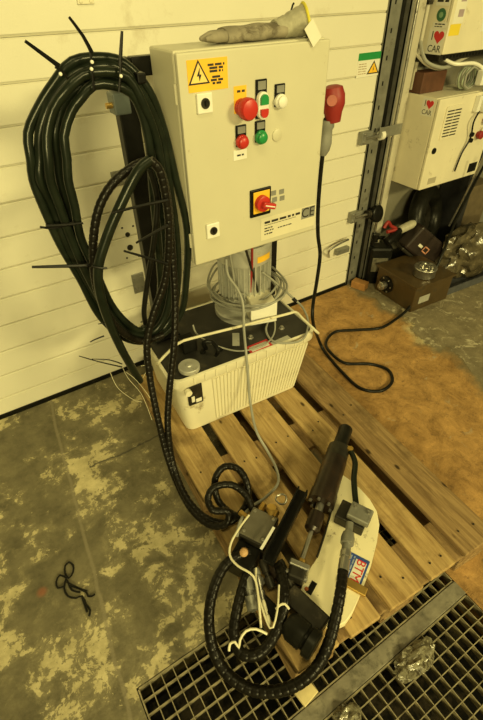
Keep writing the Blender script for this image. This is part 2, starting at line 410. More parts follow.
# pull handle by the right edge
hp = [AY(329, 257, -.004), AY(329, 251, -.045), AY(337, 245, -.05), AY(347, 240, -.045), AY(348, 240, -.004)]
tube('handle', hp, .007, STEEL, door, 8)
bm = B(); a = AY(336, 254, -.02); c = AY(349, 246, -.02); box(bm, (a.x, -.03, a.z-.01), (c.x, 0.002, c.z), .003); obj('latch', bm, GALV, door)
# warning label on the door
lab = thing('warning_label', 'small white warning label with green header and yellow triangle on the door', 'label', (1.85, -.002, 1.28))
a = AY(359, 53.5, 0); c = AY(378.5, 75, 0); xa, xb, zt, zb = a.x+.0, c.x+.0, a.z, c.z
bm = B(); box(bm, (xa, -.0015, zb), (xb, .0005, zt)); obj('backing', bm, PAPER, lab)
bm = B(); box(bm, (xa, -.002, zt-(zt-zb)*.3), (xb, -.0014, zt)); obj('header', bm, GREEN, lab)
tx = xa+(xb-xa)*.70; tw = (xb-xa)*.27; tz = zb+(zt-zb)*.1; th = (zt-zb)*.55
bm = B(); prism(bm, [(tx-tw, tz), (tx+tw, tz), (tx, tz+th)], 0, .0006, wallM(0, -.0016, 0)); obj('triangle_border', bm, PRINT, lab)
bm = B(); prism(bm, [(tx-tw*.72, tz+th*.09), (tx+tw*.72, tz+th*.09), (tx, tz+th*.84)], 0, .0006, wallM(0, -.0022, 0)); obj('triangle', bm, YEL, lab)
bm = B(); prism(bm, [(tx-.004, tz+th*.15), (tx+.004, tz+th*.35), (tx+.001, tz+th*.38), (tx+.004, tz+th*.62), (tx-.005, tz+th*.34), (tx-.001, tz+th*.32)], 0, .0004, wallM(0, -.0028, 0)); obj('bolt_symbol', bm, PRINT, lab)
bm = B(); print_lines(bm, [(xa+.008, xa+(xb-xa)*.40, zb+(zt-zb)*k, .004) for k in (.15, .25, .35, .45, .55)], wallM(0, -.0015, 0), 3); obj('small_print', bm, mat('faint_print', (.4, .3, .2), .7), lab)

# guide track and jamb
tr = bpy.data.objects.new('trim_1', None); COL.objects.link(tr); tr.location = (2.06, 0, 0); WL['trim_1'] = Vector((2.06, 0, 0)); struct(tr)
bm = B(); box(bm, (2.0, -.012, 0), (2.078, -.006, 2.7)); box(bm, (2.0, -.012, 0), (2.006, .055, 2.7)); obj('track_angle', bm, GALV, tr)
bm = B(); box(bm, (2.08, .0, 0), (2.12, .058, 2.7)); obj('track_channel', bm, BLACK, tr)
bm = B(); box(bm, (2.122, -.03, 0), (2.128, .058, 2.7)); box(bm, (2.122, -.03, 0), (2.142, -.024, 2.7)); obj('track_lip', bm, GALV, tr)
for i in range(22):
    z = .08+i*.11; bm = B(); box(bm, (2.03, -.0135, z), (2.038, -.0115, z+.02)); obj('slot', bm, BLACK, tr)
bm = B(); box(bm, (2.15, .0, 0), (2.205, .059, 2.7), .003); jm = struct(obj('trim_2', bm, JAMB))
bm = B(); box(bm, (2.212, .02, 0), (2.29, .059, 2.7), .003); struct(obj('trim_3', bm, JAMB))
tube('trim_4', [Vector((2.178, -.02, .02)), Vector((2.178, -.02, 1.3)), Vector((2.178, -.02, 2.6))], .008, STEEL); struct(bpy.data.objects['trim_4'])
# roller brackets bridging door edge and track
def roller(py, px0, px1, arm):
    r_ = thing('roller_bracket', 'galvanised door roller bracket bridging door edge and track, '+('upper one at mid height' if arm else 'lower one above the pull handle'), 'bracket', AY((px0+px1)/2, py, -.03), 'door roller brackets')
    a = AY(px0, py, -.02); c = AY(px1, py, -.02)
    bm = B(); box(bm, (a.x-.05, -.034, a.z-.035), (a.x+.03, -.0005, a.z+.03), .004); obj('hinge_body', bm, GALV, r_)
    bm = B(); cyl(bm, (a.x-.02, -.04, a.z), (c.x+.03, -.04, a.z), .008, seg=12); obj('axle', bm, STEEL, r_, True)
    bm = B(); cyl(bm, (c.x-.01, -.04, a.z), (c.x+.015, -.04, a.z), .024, seg=18); obj('roller', bm, WHITE if arm else DARK, r_, True)
    for k in (-.022, .018):
        bm = B(); lathe(bm, (a.x-.03, -.034, a.z+k), (0, -1, 0), [(0, .008), (.005, .008), (.006, .004), (.006, 0)], 6); obj('bolt', bm, STEEL, r_)
    if arm:
        bm = B(); p = AY(383, 134, -.05); q = AY(402, 127, -.05); box(bm, (p.x-.03, -.052, q.z-.035), (q.x, -.046, q.z+.02), .002); obj('strap', bm, GALV, r_)
roller(137, 367, 378, True); roller(216, 356, 365, False)

# ------------------------------------------------------------------ FLOOR GRATING
def grating(name, label, xa, xb, ya, yb_, group):
    t = thing(name, label, 'grating', ((xa+xb)/2, (ya+yb_)/2, -.03), group)
    p = .0372; tb = .0013
    bm = B()
    for (lo, hi) in (((xa, yb_, -.03), (xa+.004, ya, 0)), ((xb-.004, yb_, -.03), (xb, ya, 0)), ((xa, ya-.004, -.03), (xb, ya, 0)), ((xa, yb_, -.03), (xb, yb_+.004, 0))): box(bm, lo, hi)
    obj('edge_frame', bm, GRATE, t)
    n = int((xb-xa)/p); px = (xb-xa)/n
    me = None
    for i in range(1, n):
        bm = B(); box(bm, (xa+i*px-tb, yb_+.004, -.03), (xa+i*px+tb, ya-.004, -.001)); obj('bearing_bar', bm, GRATE, t)
    n = max(1, round((ya-yb_)/p)); py = (ya-yb_)/n
    for i in range(1, n):
        bm = B(); box(bm, (xa+.004, ya-i*py-tb, -.022), (xb-.004, ya-i*py+tb, .0)); obj('cross_bar', bm, GRATE, t)
GRATE = mat('grating_steel', (.30, .265, .17), .6, .2, .3, 30, (.12, .095, .055), .35, 16)
grating('floor_grating', 'steel floor grating strip running back under the pallet', PX0+.003, PX1-.003, PY0-.003, -1.695, 'gratings over the floor pit')
grating('floor_grating', 'steel floor grating in front of the dividing beam, bottom of the photo', PX0+.003, PX1-.003, -1.747, -2.3, 'gratings over the floor pit')
bm = B(); box(bm, (PX0, -1.745, -.12), (PX1, -1.697, .001), .002); bo = obj('trim_5', bm, CONC); struct(bo)

# ------------------------------------------------------------------ PALLET
PA = radians(-3.4); PO = Vector((.752, -.96, 0))
pal = thing('euro_pallet', 'worn wooden pallet carrying the hydraulic unit and the clamping tool', 'pallet', PO)
pal.rotation_euler = (0, 0, PA)
def pbox(name, lo, hi, m, bev=.003):
    bm = B(); box(bm, lo, hi, bev)
    c = Vector([(lo[i]+hi[i])/2 for i in range(3)]); bmesh.ops.translate(bm, verts=bm.verts, vec=-c)
    me = bpy.data.meshes.new(name); bmesh.ops.recalc_face_normals(bm, faces=bm.faces); bm.to_mesh(me); bm.free(); me.materials.append(m)
    o = bpy.data.objects.new(name, me); COL.objects.link(o); o.parent = pal; o.location = c; return o
W0 = -.402
bx_ = [(-.405, -.262), (-.222, -.108), (-.068, .070), (.110, .222), (.268, .420)]
for i, (a, b_) in enumerate(bx_):
    pbox('deck_board', (a, -.705+random.uniform(-.006, .006), .122+random.uniform(-.001, .001)), (b_, .690, .144+random.uniform(-.001, .002)), WOOD if i != 4 else WOODD)
for y in (-.70, -.072, .545):
    pbox('cross_board', (-.405, y, .1), (.420, y+.145, .1215), WOODD)
for x in (-.405, -.07, .275):
    for y in (-.70, -.072, .545): pbox('block', (x, y+.002, .0225), (x+.145, y+.143, .0995), WOODD)
    pbox('bottom_board', (x, -.70, 0.0), (x+.145, .69, .022), WOODD)
for (a, b_) in bx_:
    for y in (-.64, 0., .615):
        for k in (.28, .72):
            bm = B(); p = (a+(b_-a)*k, y+random.uniform(-.03, .03), .1455); lathe(bm, p, (0, 0, 1), [(0, .004), (.0012, .0035), (.0014, 0)], 8)
            me = bpy.data.meshes.new('nail'); bm.to_mesh(me); bm.free(); me.materials.append(DARK); o = bpy.data.objects.new('nail', me); COL.objects.link(o); o.parent = pal
PT = .147

# ------------------------------------------------------------------ HYDRAULIC UNIT
TX0, TX1, TY0, TY1, TZ = .41, 1.09, -.733, -.285, .455
hu = thing('hydraulic_power_unit', 'cream ribbed oil tank with black lid and finned electric motor on the pallet', 'hydraulic unit', ((TX0+TX1)/2, (TY0+TY1)/2, PT))
def rrect(x0, x1, y0, y1, r, n=5):
    out = []
    for (cx_, cy_, a0) in ((x1-r, y1-r, 0), (x0+r, y1-r, 90), (x0+r, y0+r, 180), (x1-r, y0+r, 270)):
        for k in range(n+1): t = radians(a0+90*k/n); out.append((cx_+r*cos(t), cy_+r*sin(t)))
    return out
def loft(bm, secs, cap=True):
    R = [[bm.verts.new((x, y, z)) for x, y in o] for o, z in secs]
    for A, C in zip(R, R[1:]):
        n = len(A)
        for i in range(n): bm.faces.new((A[i], A[(i+1) % n], C[(i+1) % n], C[i]))
    if cap: bm.faces.new(R[0][::-1]); bm.faces.new(R[-1])
bm = B()
bi = .045
loft(bm, [(rrect(TX0+bi, TX1-bi*1.7, TY0+.014, TY1-bi*.75, .035), PT), (rrect(TX0+bi-.004, TX1-bi*1.7+.004, TY0+.0125, TY1-bi*.7, .04), PT+.012), (rrect(TX0+.018, TX1-.018, TY0+.009, TY1-.017, .045), .405), (rrect(TX0+.004, TX1-.004, TY0+.004, TY1-.004, .05), .408), (rrect(TX0, TX1, TY0, TY1, .05), .414), (rrect(TX0, TX1, TY0, TY1, .05), .452), (rrect(TX0+.006, TX1-.006, TY0+.006, TY1-.006, .046), TZ), (rrect(TX0+.012, TX1-.012, TY0+.012, TY1-.012, .04), TZ), (rrect(TX0+.013, TX1-.013, TY0+.013, TY1-.013, .04), TZ-.02)])
obj('tank', bm, TANKW, hu, True)
# ribs on the front and on both ends
def rib_at(fx, side):
    zt, zb = .402, PT+.02
    bm = B(); bw = .0062; pr = .006
    if side == 'front':
        k = (zt-.147)/(.405-.147); xt = TX0+.018+(TX1-TX0-.036)*fx; xb = TX0+bi+(TX1-TX0-2.7*bi)*fx
        yt = TY0+.009; yb_ = TY0+.0125
        P = [Vector((xb, yb_, zb)), Vector((xt, yt, zt))]; nrm = Vector((0, -1, 0)); tan = Vector((1, 0, 0))
    else:
        s = -1 if side == 'left' else 1
        xt = TX0+.019 if s < 0 else TX1-.019; xb = TX0+bi-.003 if s < 0 else TX1-bi*1.7+.003
        yt = TY0+.018+(TY1-TY0-.036)*fx; yb_ = TY0+.0125+(TY1-TY0-.046)*fx
        P = [Vector((xb, yb_, zb)), Vector((xt, yt, zt))]; nrm = Vector((s, 0, 0)); tan = Vector((0, 1, 0))
    A = [bm.verts.new(P[0]+tan*t-nrm*.004+nrm*d) for t, d in ((-bw, 0), (-bw*.7, pr+.004), (bw*.7, pr+.004), (bw, 0))]
    C = [bm.verts.new(P[1]+tan*t-nrm*.004+nrm*d) for t, d in ((-bw, 0), (-bw*.7, pr+.004), (bw*.7, pr+.004), (bw, 0))]
    for i in range(4): bm.faces.new((A[i], A[(i+1) % 4], C[(i+1) % 4], C[i]))
    bm.faces.new(A[::-1]); bm.faces.new(C)
    obj('rib', bm, TANKW, hu)
for i in range(28): rib_at(.245+i*.0262, 'front')
for i in range(10): rib_at(.15+i*.075, 'right')
# smooth end panel with level gauge
bm = B(); a = AY(189, 401, TY0+.01); c = AY(203, 391, TY0+.01)
gx0, gx1, gz0, gz1 = AY(193, 405, TY0+.01).x, AY(206, 390, TY0+.01).x, AY(200, 404, TY0+.01).z, AY(200, 385, TY0+.01).z
box(bm, (gx0, TY0+.003, gz0), (gx1, TY0+.03, gz1), .004); obj('gauge_window', bm, DARK, hu)
bm = B(); box(bm, (gx0+.012, TY0-.001, gz0+.02), (gx0+.026, TY0+.004, gz0+.05), .002); box(bm, (gx0+.03, TY0-.001, gz0+.012), (gx1-.008, TY0+.004, gz0+.03), .002); obj('gauge_label', bm, PAPER, hu)
bm = B(); lathe(bm, ((TX0+.06), TY0+.004, .39), (0, -1, 0), [(0, .014), (.018, .014), (.018, .009), (.02, 0)], 16); obj('drain_boss', bm, TANKW, hu, True)
# rim lugs
for i in range(12):
    x = TX0+.09+i*.047; bm = B(); box(bm, (x, TY0-.004, .418), (x+.006, TY0+.002, .452), .001); obj('rim_lug', bm, TANKW, hu)
bm = B(); loft(bm, [(rrect(TX0+.0135, TX1-.0135, TY0+.0135, TY1-.0135, .038), TZ-.019), (rrect(TX0+.0135, TX1-.0135, TY0+.0135, TY1-.0135, .038), TZ-.006), (rrect(TX0+.016, TX1-.016, TY0+.016, TY1-.016, .034), TZ-.003)])
obj('lid', bm, LIDB, hu, True)
LZ = TZ-.003
# filler cap
p = AZ(193, 368, LZ+.02); p.z = LZ
bm = B(); lathe(bm, p, (0, 0, 1), [(0, .030), (.012, .030), (.012, .042), (.026, .042), (.029, .039), (.029, .012), (.033, .010), (.034, 0)], 28); fc = obj('filler_cap', bm, ALU, hu, True)
for (q, s) in (((230, 365), 0), ((282, 345), 1)): pass
for q in ((251.5, 336), (281.5, 325.5), (205, 352), (222, 349)):
    p = AZ(q[0], q[1], LZ+.006); p.z = LZ; bm = B(); lathe(bm, p, (0, 0, 1), [(0, .013), (.003, .013), (.003, .0085), (.012, .0085), (.012, .004), (.015, .003), (.015, 0)], 6 if q[0] > 240 else 12); obj('lid_bolt', bm, STEEL if q[0] > 230 else BLACK, hu)
def lidplate(name, p, ln, wd, ang, m, h=.002):
    bm = B(); box(bm, (-ln/2, -wd/2, 0), (ln/2, wd/2, h), 0, Matrix.Translation((p.x, p.y, LZ))@Matrix.Rotation(ang, 4, 'Z')); return obj(name, bm, m, hu)
lidplate('info_plate', AZ(237, 339, LZ), .085, .03, radians(62), ALU)
lidplate('info_plate', AZ(261, 345.5, LZ), .105, .052, radians(2), REDP); lidplate('info_plate_face', AZ(261, 345.5, LZ), .085, .030, radians(2), PAPER, .0028)
lidplate('info_plate', AZ(282, 339, LZ), .09, .03, radians(4), ALU)
# black valve/hose tail on lid
tube('lid_pipe', [AZ(208, 349, LZ+.01), AZ(206, 343, LZ+.06), AZ(214, 342, LZ+.06), AZ(221, 350, LZ+.05), AZ(219, 355, LZ+.012)], .009, BLACK, hu)
bm = B(); p = AZ(190, 350, LZ); box(bm, (p.x-.03, p.y-.03, LZ), (p.x+.03, p.y+.03, LZ+.06), .004); obj('valve_body', bm, BLACK, hu)
# bail handle
tube('bail_handle', [AZ(159, 367, .44), AZ(162, 364, .47), AZ(172, 353, .50), AZ(182, 344, .515), AZ(195, 339, .515), AZ(240, 326, .515), AZ(285, 312.5, .515), AZ(295, 310, .512), AZ(302, 316, .50), AZ(316, 328, .475), AZ(318, 330, .45)], .0058, CABLEW, hu, 8)
# motor
mc = Vector((.905, -.42, LZ)); MR = .110
bm = B(); lathe(bm, mc, (0, 0, 1), [(0, .14), (.022, .14), (.026, .135), (.026, .09), (.07, .09), (.075, .11), (.095, .11), (.10, .1)], 36); obj('motor_flange', bm, ALU, hu, True)
bm = B(); lathe(bm, mc+Vector((0, 0, .10)), (0, 0, 1), [(0, MR-.012), (.17, MR-.012)], 36); obj('motor_body', bm, ALU, hu, True)
for i in range(30):
    t = 2*pi*i/30; bm = B(); box(bm, (MR-.014, -.0022, 0), (MR+.006, .0022, .17), 0, Matrix.Translation(mc+Vector((0, 0, .10)))@Matrix.Rotation(t, 4, 'Z')); obj('cooling_fin', bm, ALU, hu)
bm = B(); lathe(bm, mc+Vector((0, 0, .27)), (0, 0, 1), [(0, MR+.006), (.065, MR+.006), (.075, MR-.004), (.078, 0)], 36); obj('fan_cowl', bm, ALU, hu, True)
p = AY(259.5, 263.5, -.5); bm = B()
for k in range(7):
    t = radians(-104+k*7)
v = []
for k in range(7):
    t = radians(-92+k*6); d = Vector((cos(t), sin(t), 0))*(MR+.0075); v.append((bm.verts.new(mc+d+Vector((0, 0, .285))), bm.verts.new(mc+d+Vector((0, 0, .312)))))
for a, c in zip(v, v[1:]): bm.faces.new((a[0], c[0], c[1], a[1]))
obj('rating_plate', bm, YEL, hu)
# terminal box on the motor's front right
bm = B(); box(bm, (-.055, -.055, -.048), (.055, .055, .048), .006, Matrix.Translation(mc+Vector((.005, -.125, .082)))@Matrix.Rotation(radians(-14), 4, 'Z')); obj('terminal_box', bm, TANKW, hu)
bm = B(); box(bm, (-.058, -.006, -.051), (.058, .0, .051), .003, Matrix.Translation(mc+Vector((.005, -.125, .082)))@Matrix.Rotation(radians(-14), 4, 'Z')@Matrix.Translation((0, -.055, 0))); obj('terminal_cover', bm, WHITE, hu)
bm = B(); q = AZ(176, 328, LZ+.04)
# grey control cables coiled round the motor base
for k in range(6):
    r_ = .132+.010*(k % 3); zc = .115+.017*k
    ys = 1.0 if k < 4 else 1.45
    P = [mc+Vector((r_*1.04*cos(2*pi*i/14)+random.uniform(-.008, .008), r_*ys*sin(2*pi*i/14)-.015+random.uniform(-.008, .008), zc*.75+.012*sin(2*pi*i/14*2+k)+.02*cos(2*pi*i/14+.3))) for i in range(14)]
    tube('control_cable_loop', P, .0048, CABLEG, hu, 7, .02, True)

hu.rotation_euler = (0, 0, radians(-3.2))
# ------------------------------------------------------------------ STAND
st = thing('cabinet_stand', 'black steel post frame carrying the control cabinet above the tank', 'stand', (.8, -.405, LZ))
def pb_(name, lo, hi, bev=.004, m=BLACK):
    bm = B(); box(bm, lo, hi, bev); return obj(name, bm, m, st)
pb_('post', (.482, -.413, LZ+.012), (.545, -.37, 1.445))
pb_('post', (1.055, -.413, LZ+.001), (1.095, -.373, 1.40))
pb_('base_plate', (.455, -.45, LZ+.0005), (.565, -.345, LZ+.012), .002); pb_('base_plate', (1.025, -.43, LZ+.0005), (1.0545, -.36, LZ+.008), .002)
pb_('top_arm', (.5455, -.413, 1.395), (1.0545, -.375, 1.445))
pb_('hook', (.485, -.60, 1.405), (.51, -.4135, 1.43)); 
p = AY(120, 103, -.45); bm = B(); box(bm, (p.x-.025, -.47, p.z-.028), (p.x+.025, -.414, p.z+.028), .004); obj('clamp_block', bm, mat('blue_grey', (.10, .12, .12), .45), st)
bm = B(); cyl(bm, (p.x-.043, -.45, p.z-.003), (p.x-.024, -.45, p.z-.003), .008, seg=10); obj('brass_nipple', bm, BRASS, st, True)
# ------------------------------------------------------------------ CONTROL CABINET
KX0, KX1, KY0, KY1, KZ0, KZ1 = .602, 1.132, -.60, -.415, .84, 1.468
cc = thing('control_cabinet', 'cream electrical control cabinet with red and green push buttons on black posts', 'cabinet', ((KX0+KX1)/2, (KY0+KY1)/2, KZ0))
bm = B(); box(bm, (KX0, KY0+.024, KZ0), (KX1, KY1, KZ1), .006); obj('body', bm, CREAM, cc)
bm = B(); box(bm, (KX0-.001, KY0, KZ0+.002), (KX1+.001, KY0+.020, KZ1-.004), .005); dr = obj('door', bm, CREAM, cc)
bm = B(); box(bm, (KX0+.01, KY0+.019, KZ0+.01), (KX1-.01, KY0+.025, KZ1-.01)); obj('door_gasket', bm, BLACK, cc)
for z in (KZ0+.09, KZ1-.1):
    bm = B(); cyl(bm, (KX0-.003, KY0+.022, z-.025), (KX0-.003, KY0+.022, z+.025), .005, seg=10); obj('hinge', bm, CREAM, cc, True)
def FP(px, py): return AY(px, py, KY0)
def front_disc(name, px, py, prof, m, par=cc, seg=24):
    p = FP(px, py); bm = B(); lathe(bm, p, (0, -1, 0), prof, seg); return obj(name, bm, m, par, True)
def front_rect(name, px0, py0, px1, py1, d, m, par=cc, bev=0):
    a, c = FP(px0, py0), FP(px1, py1); bm = B(); box(bm, (min(a.x, c.x), KY0-d, min(a.z, c.z)), (max(a.x, c.x), KY0+.0005, max(a.z, c.z)), bev); return obj(name, bm, m, par)
def frect_at(name, cx_, cz, wx, wz, d, m, par=cc, bev=0, d0=0.):
    bm = B(); box(bm, (cx_-wx/2, KY0-d0-d, cz-wz/2), (cx_+wx/2, KY0-d0+.0005, cz+wz/2), bev); return obj(name, bm, m, par)
# door locks
for (px, py) in ((204, 103), (212.5, 230)):
    p = FP(px, py); lk = frect_at('lock_escutcheon', p.x, p.z, .05, .052, .008, WHITE, cc, .003)
    bm = B(); lathe(bm, p+Vector((0, -.008, 0)), (0, -1, 0), [(0, .014), (.003, .014), (.003, .009), (.0005, .009), (.0005, 0)], 18); obj('lock_insert', bm, DARK, lk, True)
    bm = B(); box(bm, (p.x-.002, KY0-.012, p.z-.007), (p.x+.002, KY0-.008, p.z+.007)); obj('key_slot', bm, BLACK, lk)
# high-voltage sticker
a, c = FP(186, 60.5), FP(228, 86); wx0, wx1, wz0, wz1 = a.x, c.x, c.z-.005, a.z
bm = B(); box(bm, (wx0, KY0-.0012, wz0), (wx1, KY0+.0005, wz1)); hv = obj('high_voltage_sticker', bm, YEL, cc)
tx = wx0+(wx1-wx0)*.27; tw = .034; tz = wz0+.018; th = .058
bm = B(); prism(bm, [(tx-tw, tz), (tx+tw, tz), (tx, tz+th)], 0, .0006, wallM(0, KY0-.0012, 0)); obj('triangle_border', bm, PRINT, hv)
bm = B(); prism(bm, [(tx-tw*.78, tz+th*.07), (tx+tw*.78, tz+th*.07), (tx, tz+th*.86)], 0, .0005, wallM(0, KY0-.0018, 0)); obj('triangle', bm, mat('sticker_light', (.85, .62, .18), .5), hv)
bm = B(); prism(bm, [(tx+.001, tz+th*.12), (tx+.008, tz+th*.40), (tx+.002, tz+th*.40), (tx+.004, tz+th*.68), (tx-.007, tz+th*.33), (tx-.001, tz+th*.34)], 0, .0005, wallM(0, KY0-.0023, 0)); obj('lightning_bolt', bm, PRINT, hv)
bm = B(); hh = wz1-wz0
print_lines(bm, [(wx0+(wx1-wx0)*a_, wx0+(wx1-wx0)*b_, wz0+hh*k, .0055) for a_, b_, k in ((.5, .92, .80), (.54, .88, .70), (.54, .88, .60), (.60, .82, .42), (.56, .87, .32), (.60, .82, .22))], wallM(0, KY0-.0012, 0), 5); obj('small_print', bm, PRINT, hv)
# emergency stop
front_rect('emergency_sticker', 233.5, 86.5, 246.5, 112, .0012, YEL)
p = FP(240.5, 91); bm = B(); print_lines(bm, [(p.x-.013, p.x+.014, p.z, .006)], wallM(0, KY0-.0012, 0), 8); obj('emergency_print', bm, PRINT, cc)
p = FP(241, 107); es = None
bm = B(); lathe(bm, p, (0, -1, 0), [(0, .024), (.014, .024), (.016, .019), (.026, .019), (.028, .030), (.046, .031), (.054, .026), (.058, .012), (.058, 0)], 28); obj('emergency_stop', bm, RED, cc, True)
# double push button
p = FP(260.5, 99); frect_at('button_holder', p.x, p.z, .040, .105, .006, BLACK, cc, .002)
bm = B(); box(bm, (p.x-.014, KY0-.008, p.z+.026), (p.x+.014, KY0-.006, p.z+.048)); obj('button_legend', bm, GREYP, cc)
zc = p.z-.016
def stadium(w_, h_, n=8):
    o_ = []
    for k in range(n+1): t = pi*k/n; o_.append((w_*cos(t), h_-w_+w_*sin(t)))
    for k in range(n+1): t = pi+pi*k/n; o_.append((w_*cos(t), -h_+w_+w_*sin(t)))
    return o_
bm = B(); prism(bm, stadium(.019, .038), 0, .014, wallM(p.x, KY0-.005, zc), .002); obj('double_button_bezel', bm, WHITE, cc)
bm = B(); prism(bm, [q for q in stadium(.0135, .032) if q[1] > .003]+[(-.0135, .004), (.0135, .004)], 0, .008, wallM(p.x, KY0-.0185, zc)); obj('start_button', bm, GREEN, cc)
bm = B(); prism(bm, [(.0135, -.008), (-.0135, -.008)]+[q for q in stadium(.0135, .032) if q[1] < -.0081], 0, .008, wallM(p.x, KY0-.0185, zc)); obj('stop_button', bm, RED, cc)
def push(px, py, m, legend=True, blank=False):
    p = FP(px, py); q = Vector((p.x, 0, p.z-.012))
    if legend:
        frect_at('button_holder', p.x, p.z+.004, .038, .062, .006, BLACK, cc, .002)
        bm = B(); box(bm, (p.x-.014, KY0-.008, p.z+.012), (p.x+.014, KY0-.006, p.z+.031)); obj('button_legend', bm, GREYP, cc)
    bm = B(); pr = [(0, .021), (.010, .021), (.013, .018), (.013, .0165), (.020, .0165), (.023, .013), (.024, 0)] if legend else [(0, .019), (.004, .019), (.006, .015), (.006, 0)]
    lathe(bm, Vector((q.x, KY0-.004 if legend else KY0+.0005, q.z)), (0, -1, 0), pr, 24)
    obj('indicator_lamp' if m is WHITE and legend else ('blanking_plug' if not legend else 'push_button'), bm, m, cc, True)
push(279, 96.5, WHITE); push(240.5, 137, RED); push(259.5, 132.5, GREEN); push(277, 131, CREAM, False)
front_rect('paper_tag', 233, 151, 246.5, 158, .0025, WHITE)
p = FP(240, 154.8); bm = B(); print_lines(bm, [(p.x-.013, p.x+.013, p.z, .005)], wallM(0, KY0-.0025, 0), 9); obj('paper_tag_print', bm, PRINT, cc)
# main rotary switch
p = FP(260, 202); frect_at('switch_plate', p.x, p.z, .088, .098, .006, BLACK, cc, .004)
bm = B(); box(bm, (p.x-.032, KY0-.008, p.z-.036), (p.x+.036, KY0-.0055, p.z+.040), .001); obj('switch_face', bm, YEL, cc)
bm = B(); lathe(bm, (p.x, KY0-.007, p.z), (0, -1, 0), [(0, .028), (.018, .027), (.020, .022), (.020, 0)], 26); obj('switch_dial', bm, RED, cc, True)
bm = B(); box(bm, (-.012, -.018, -.010), (.042, .0, .010), .004, Matrix.Translation((p.x, KY0-.026, p.z))@Matrix.Rotation(radians(18), 4, 'Y')); obj('switch_grip', bm, RED, cc)
bm = B(); box(bm, (-.006, -.0195, -.002), (.036, -.0178, .002), 0, Matrix.Translation((p.x, KY0-.026, p.z))@Matrix.Rotation(radians(18), 4, 'Y')); obj('switch_pointer', bm, WHITE, cc)
for (px, py) in ((273.5, 193), (281.5, 191.5), (274.5, 199.5), (282, 198)):
    p = FP(px, py); frect_at('legend_tile', p.x, p.z, .021, .017, .0012, GREYP)
# name plate
a, c = FP(261, 219), FP(313, 235); n0, n1, nz1, nz0 = a.x, c.x, FP(261, 219).z, FP(261, 241).z
bm = B(); box(bm, (n0, KY0-.0012, nz0), (n1, KY0+.0005, nz1)); npl = obj('name_plate', bm, mat('plate_foil', (.70, .66, .50), .35, 0, .06, 9), cc)
W_ = n1-n0; H_ = nz1-nz0
bm = B(); print_lines(bm, [(n0+W_*.06, n0+W_*.70, nz0+H_*.78, .0085), (n0+W_*.06, n0+W_*.62, nz0+H_*.66, .002), (n0+W_*.06, n0+W_*.20, nz0+H_*.52, .0045), (n0+W_*.06, n0+W_*.22, nz0+H_*.40, .0045), (n0+W_*.30, n0+W_*.55, nz0+H_*.40, .004), (n0+W_*.06, n0+W_*.20, nz0+H_*.26, .0045)], wallM(0, KY0-.0012, 0), 12); obj('plate_print', bm, PRINT, npl)
bm = B(); box(bm, (n0+W_*.73, KY0-.0018, nz0+H_*.45), (n1-.004, KY0-.0011, nz1-.004)); obj('ce_field', bm, GREYP, npl)
obj('ce_mark', text_bm('CE', .052, wallM(n0+W_*.85, KY0-.0022, nz0+H_*.70)), PRINT, npl)
for i in range(4):
    bm = B(); p0 = FP((262, 311, 262, 311)[i], (219, 207, 243, 229)[i])
    bm.free()
# cables from the cabinet floor down to the motor
for (a_, c_, rr, m_) in (((229, 257), (236, 296), .0045, CABLEG), ((244, 255), (258, 292), .005, DARK), ((252, 252), (250, 292), .005, REDD)):
    pa = AY(a_[0], a_[1], -.55); pc = AY(c_[0], c_[1], -.53); pa.z = KZ0+.005
    tube('cable_tail', [pa, pa.lerp(pc, .4)+Vector((.004, 0, -.01)), pc], rr, m_, cc, 8)

# ------------------------------------------------------------------ GREY CONTROL CABLE from cabinet over tank to the tool
gc = tube('control_cable', pts([(226, 259, 'y', -.53), (228, 275, 'y', -.55), (238, 290, 'y', -.57), (243, 305, 'y', -.60), (244, 330, 'y', -.66), (246, 352, 'y', -.725), (248, 375, 'y', -.76), (250, 400, 'y', -.80), (256, 430, 'z', .22), (268, 452, 'z', .158), (276, 468, 'z', .156), (278, 483, 'z', .156), (266, 497, 'z', .17), (250, 508, 'z', .20), (240, 522, 'z', .24), (237, 536, 'z', .25)]), .0055, CABLEG, None, 8)
tag(gc, 'thin grey control cable hanging from the cabinet over the tank front onto the pallet', 'cable')
lp = thing('sensor_cable', 'grey cable looping over the lid to the right corner of the tank', 'cable', AZ(300, 330, LZ))
tube('cable_loop', [AY(262, 272, -.54), AY(275, 282, -.55), AZ(293, 298, .52), AZ(303, 308, .49), AZ(308, 322, .47), AZ(304, 338, LZ+.006), AZ(290, 343, LZ+.006), AZ(273, 341, LZ+.006), AZ(266, 330, LZ+.01), AZ(270, 317, .47)], .0048, CABLEG, lp, 8)
tube('cable_loop', [AY(236, 292, -.54), AZ(258, 300, .53), AZ(270, 311, .50), AZ(275, 322, .48), AZ(273, 336, LZ+.006), AZ(262, 346, LZ+.012), AZ(240, 351, LZ+.012), AZ(220, 347, LZ+.012), AZ(205, 340, LZ+.05), AZ(196, 333, .50), AZ(193, 325, .52)], .0036, CABLEG, lp, 8)
p = AZ(296, 301.5, .505); q = AZ(293, 298.5, .52); bm = B(); cyl(bm, p, q, .0085, seg=10); obj('cable_gland', bm, BLACK, lp, True)
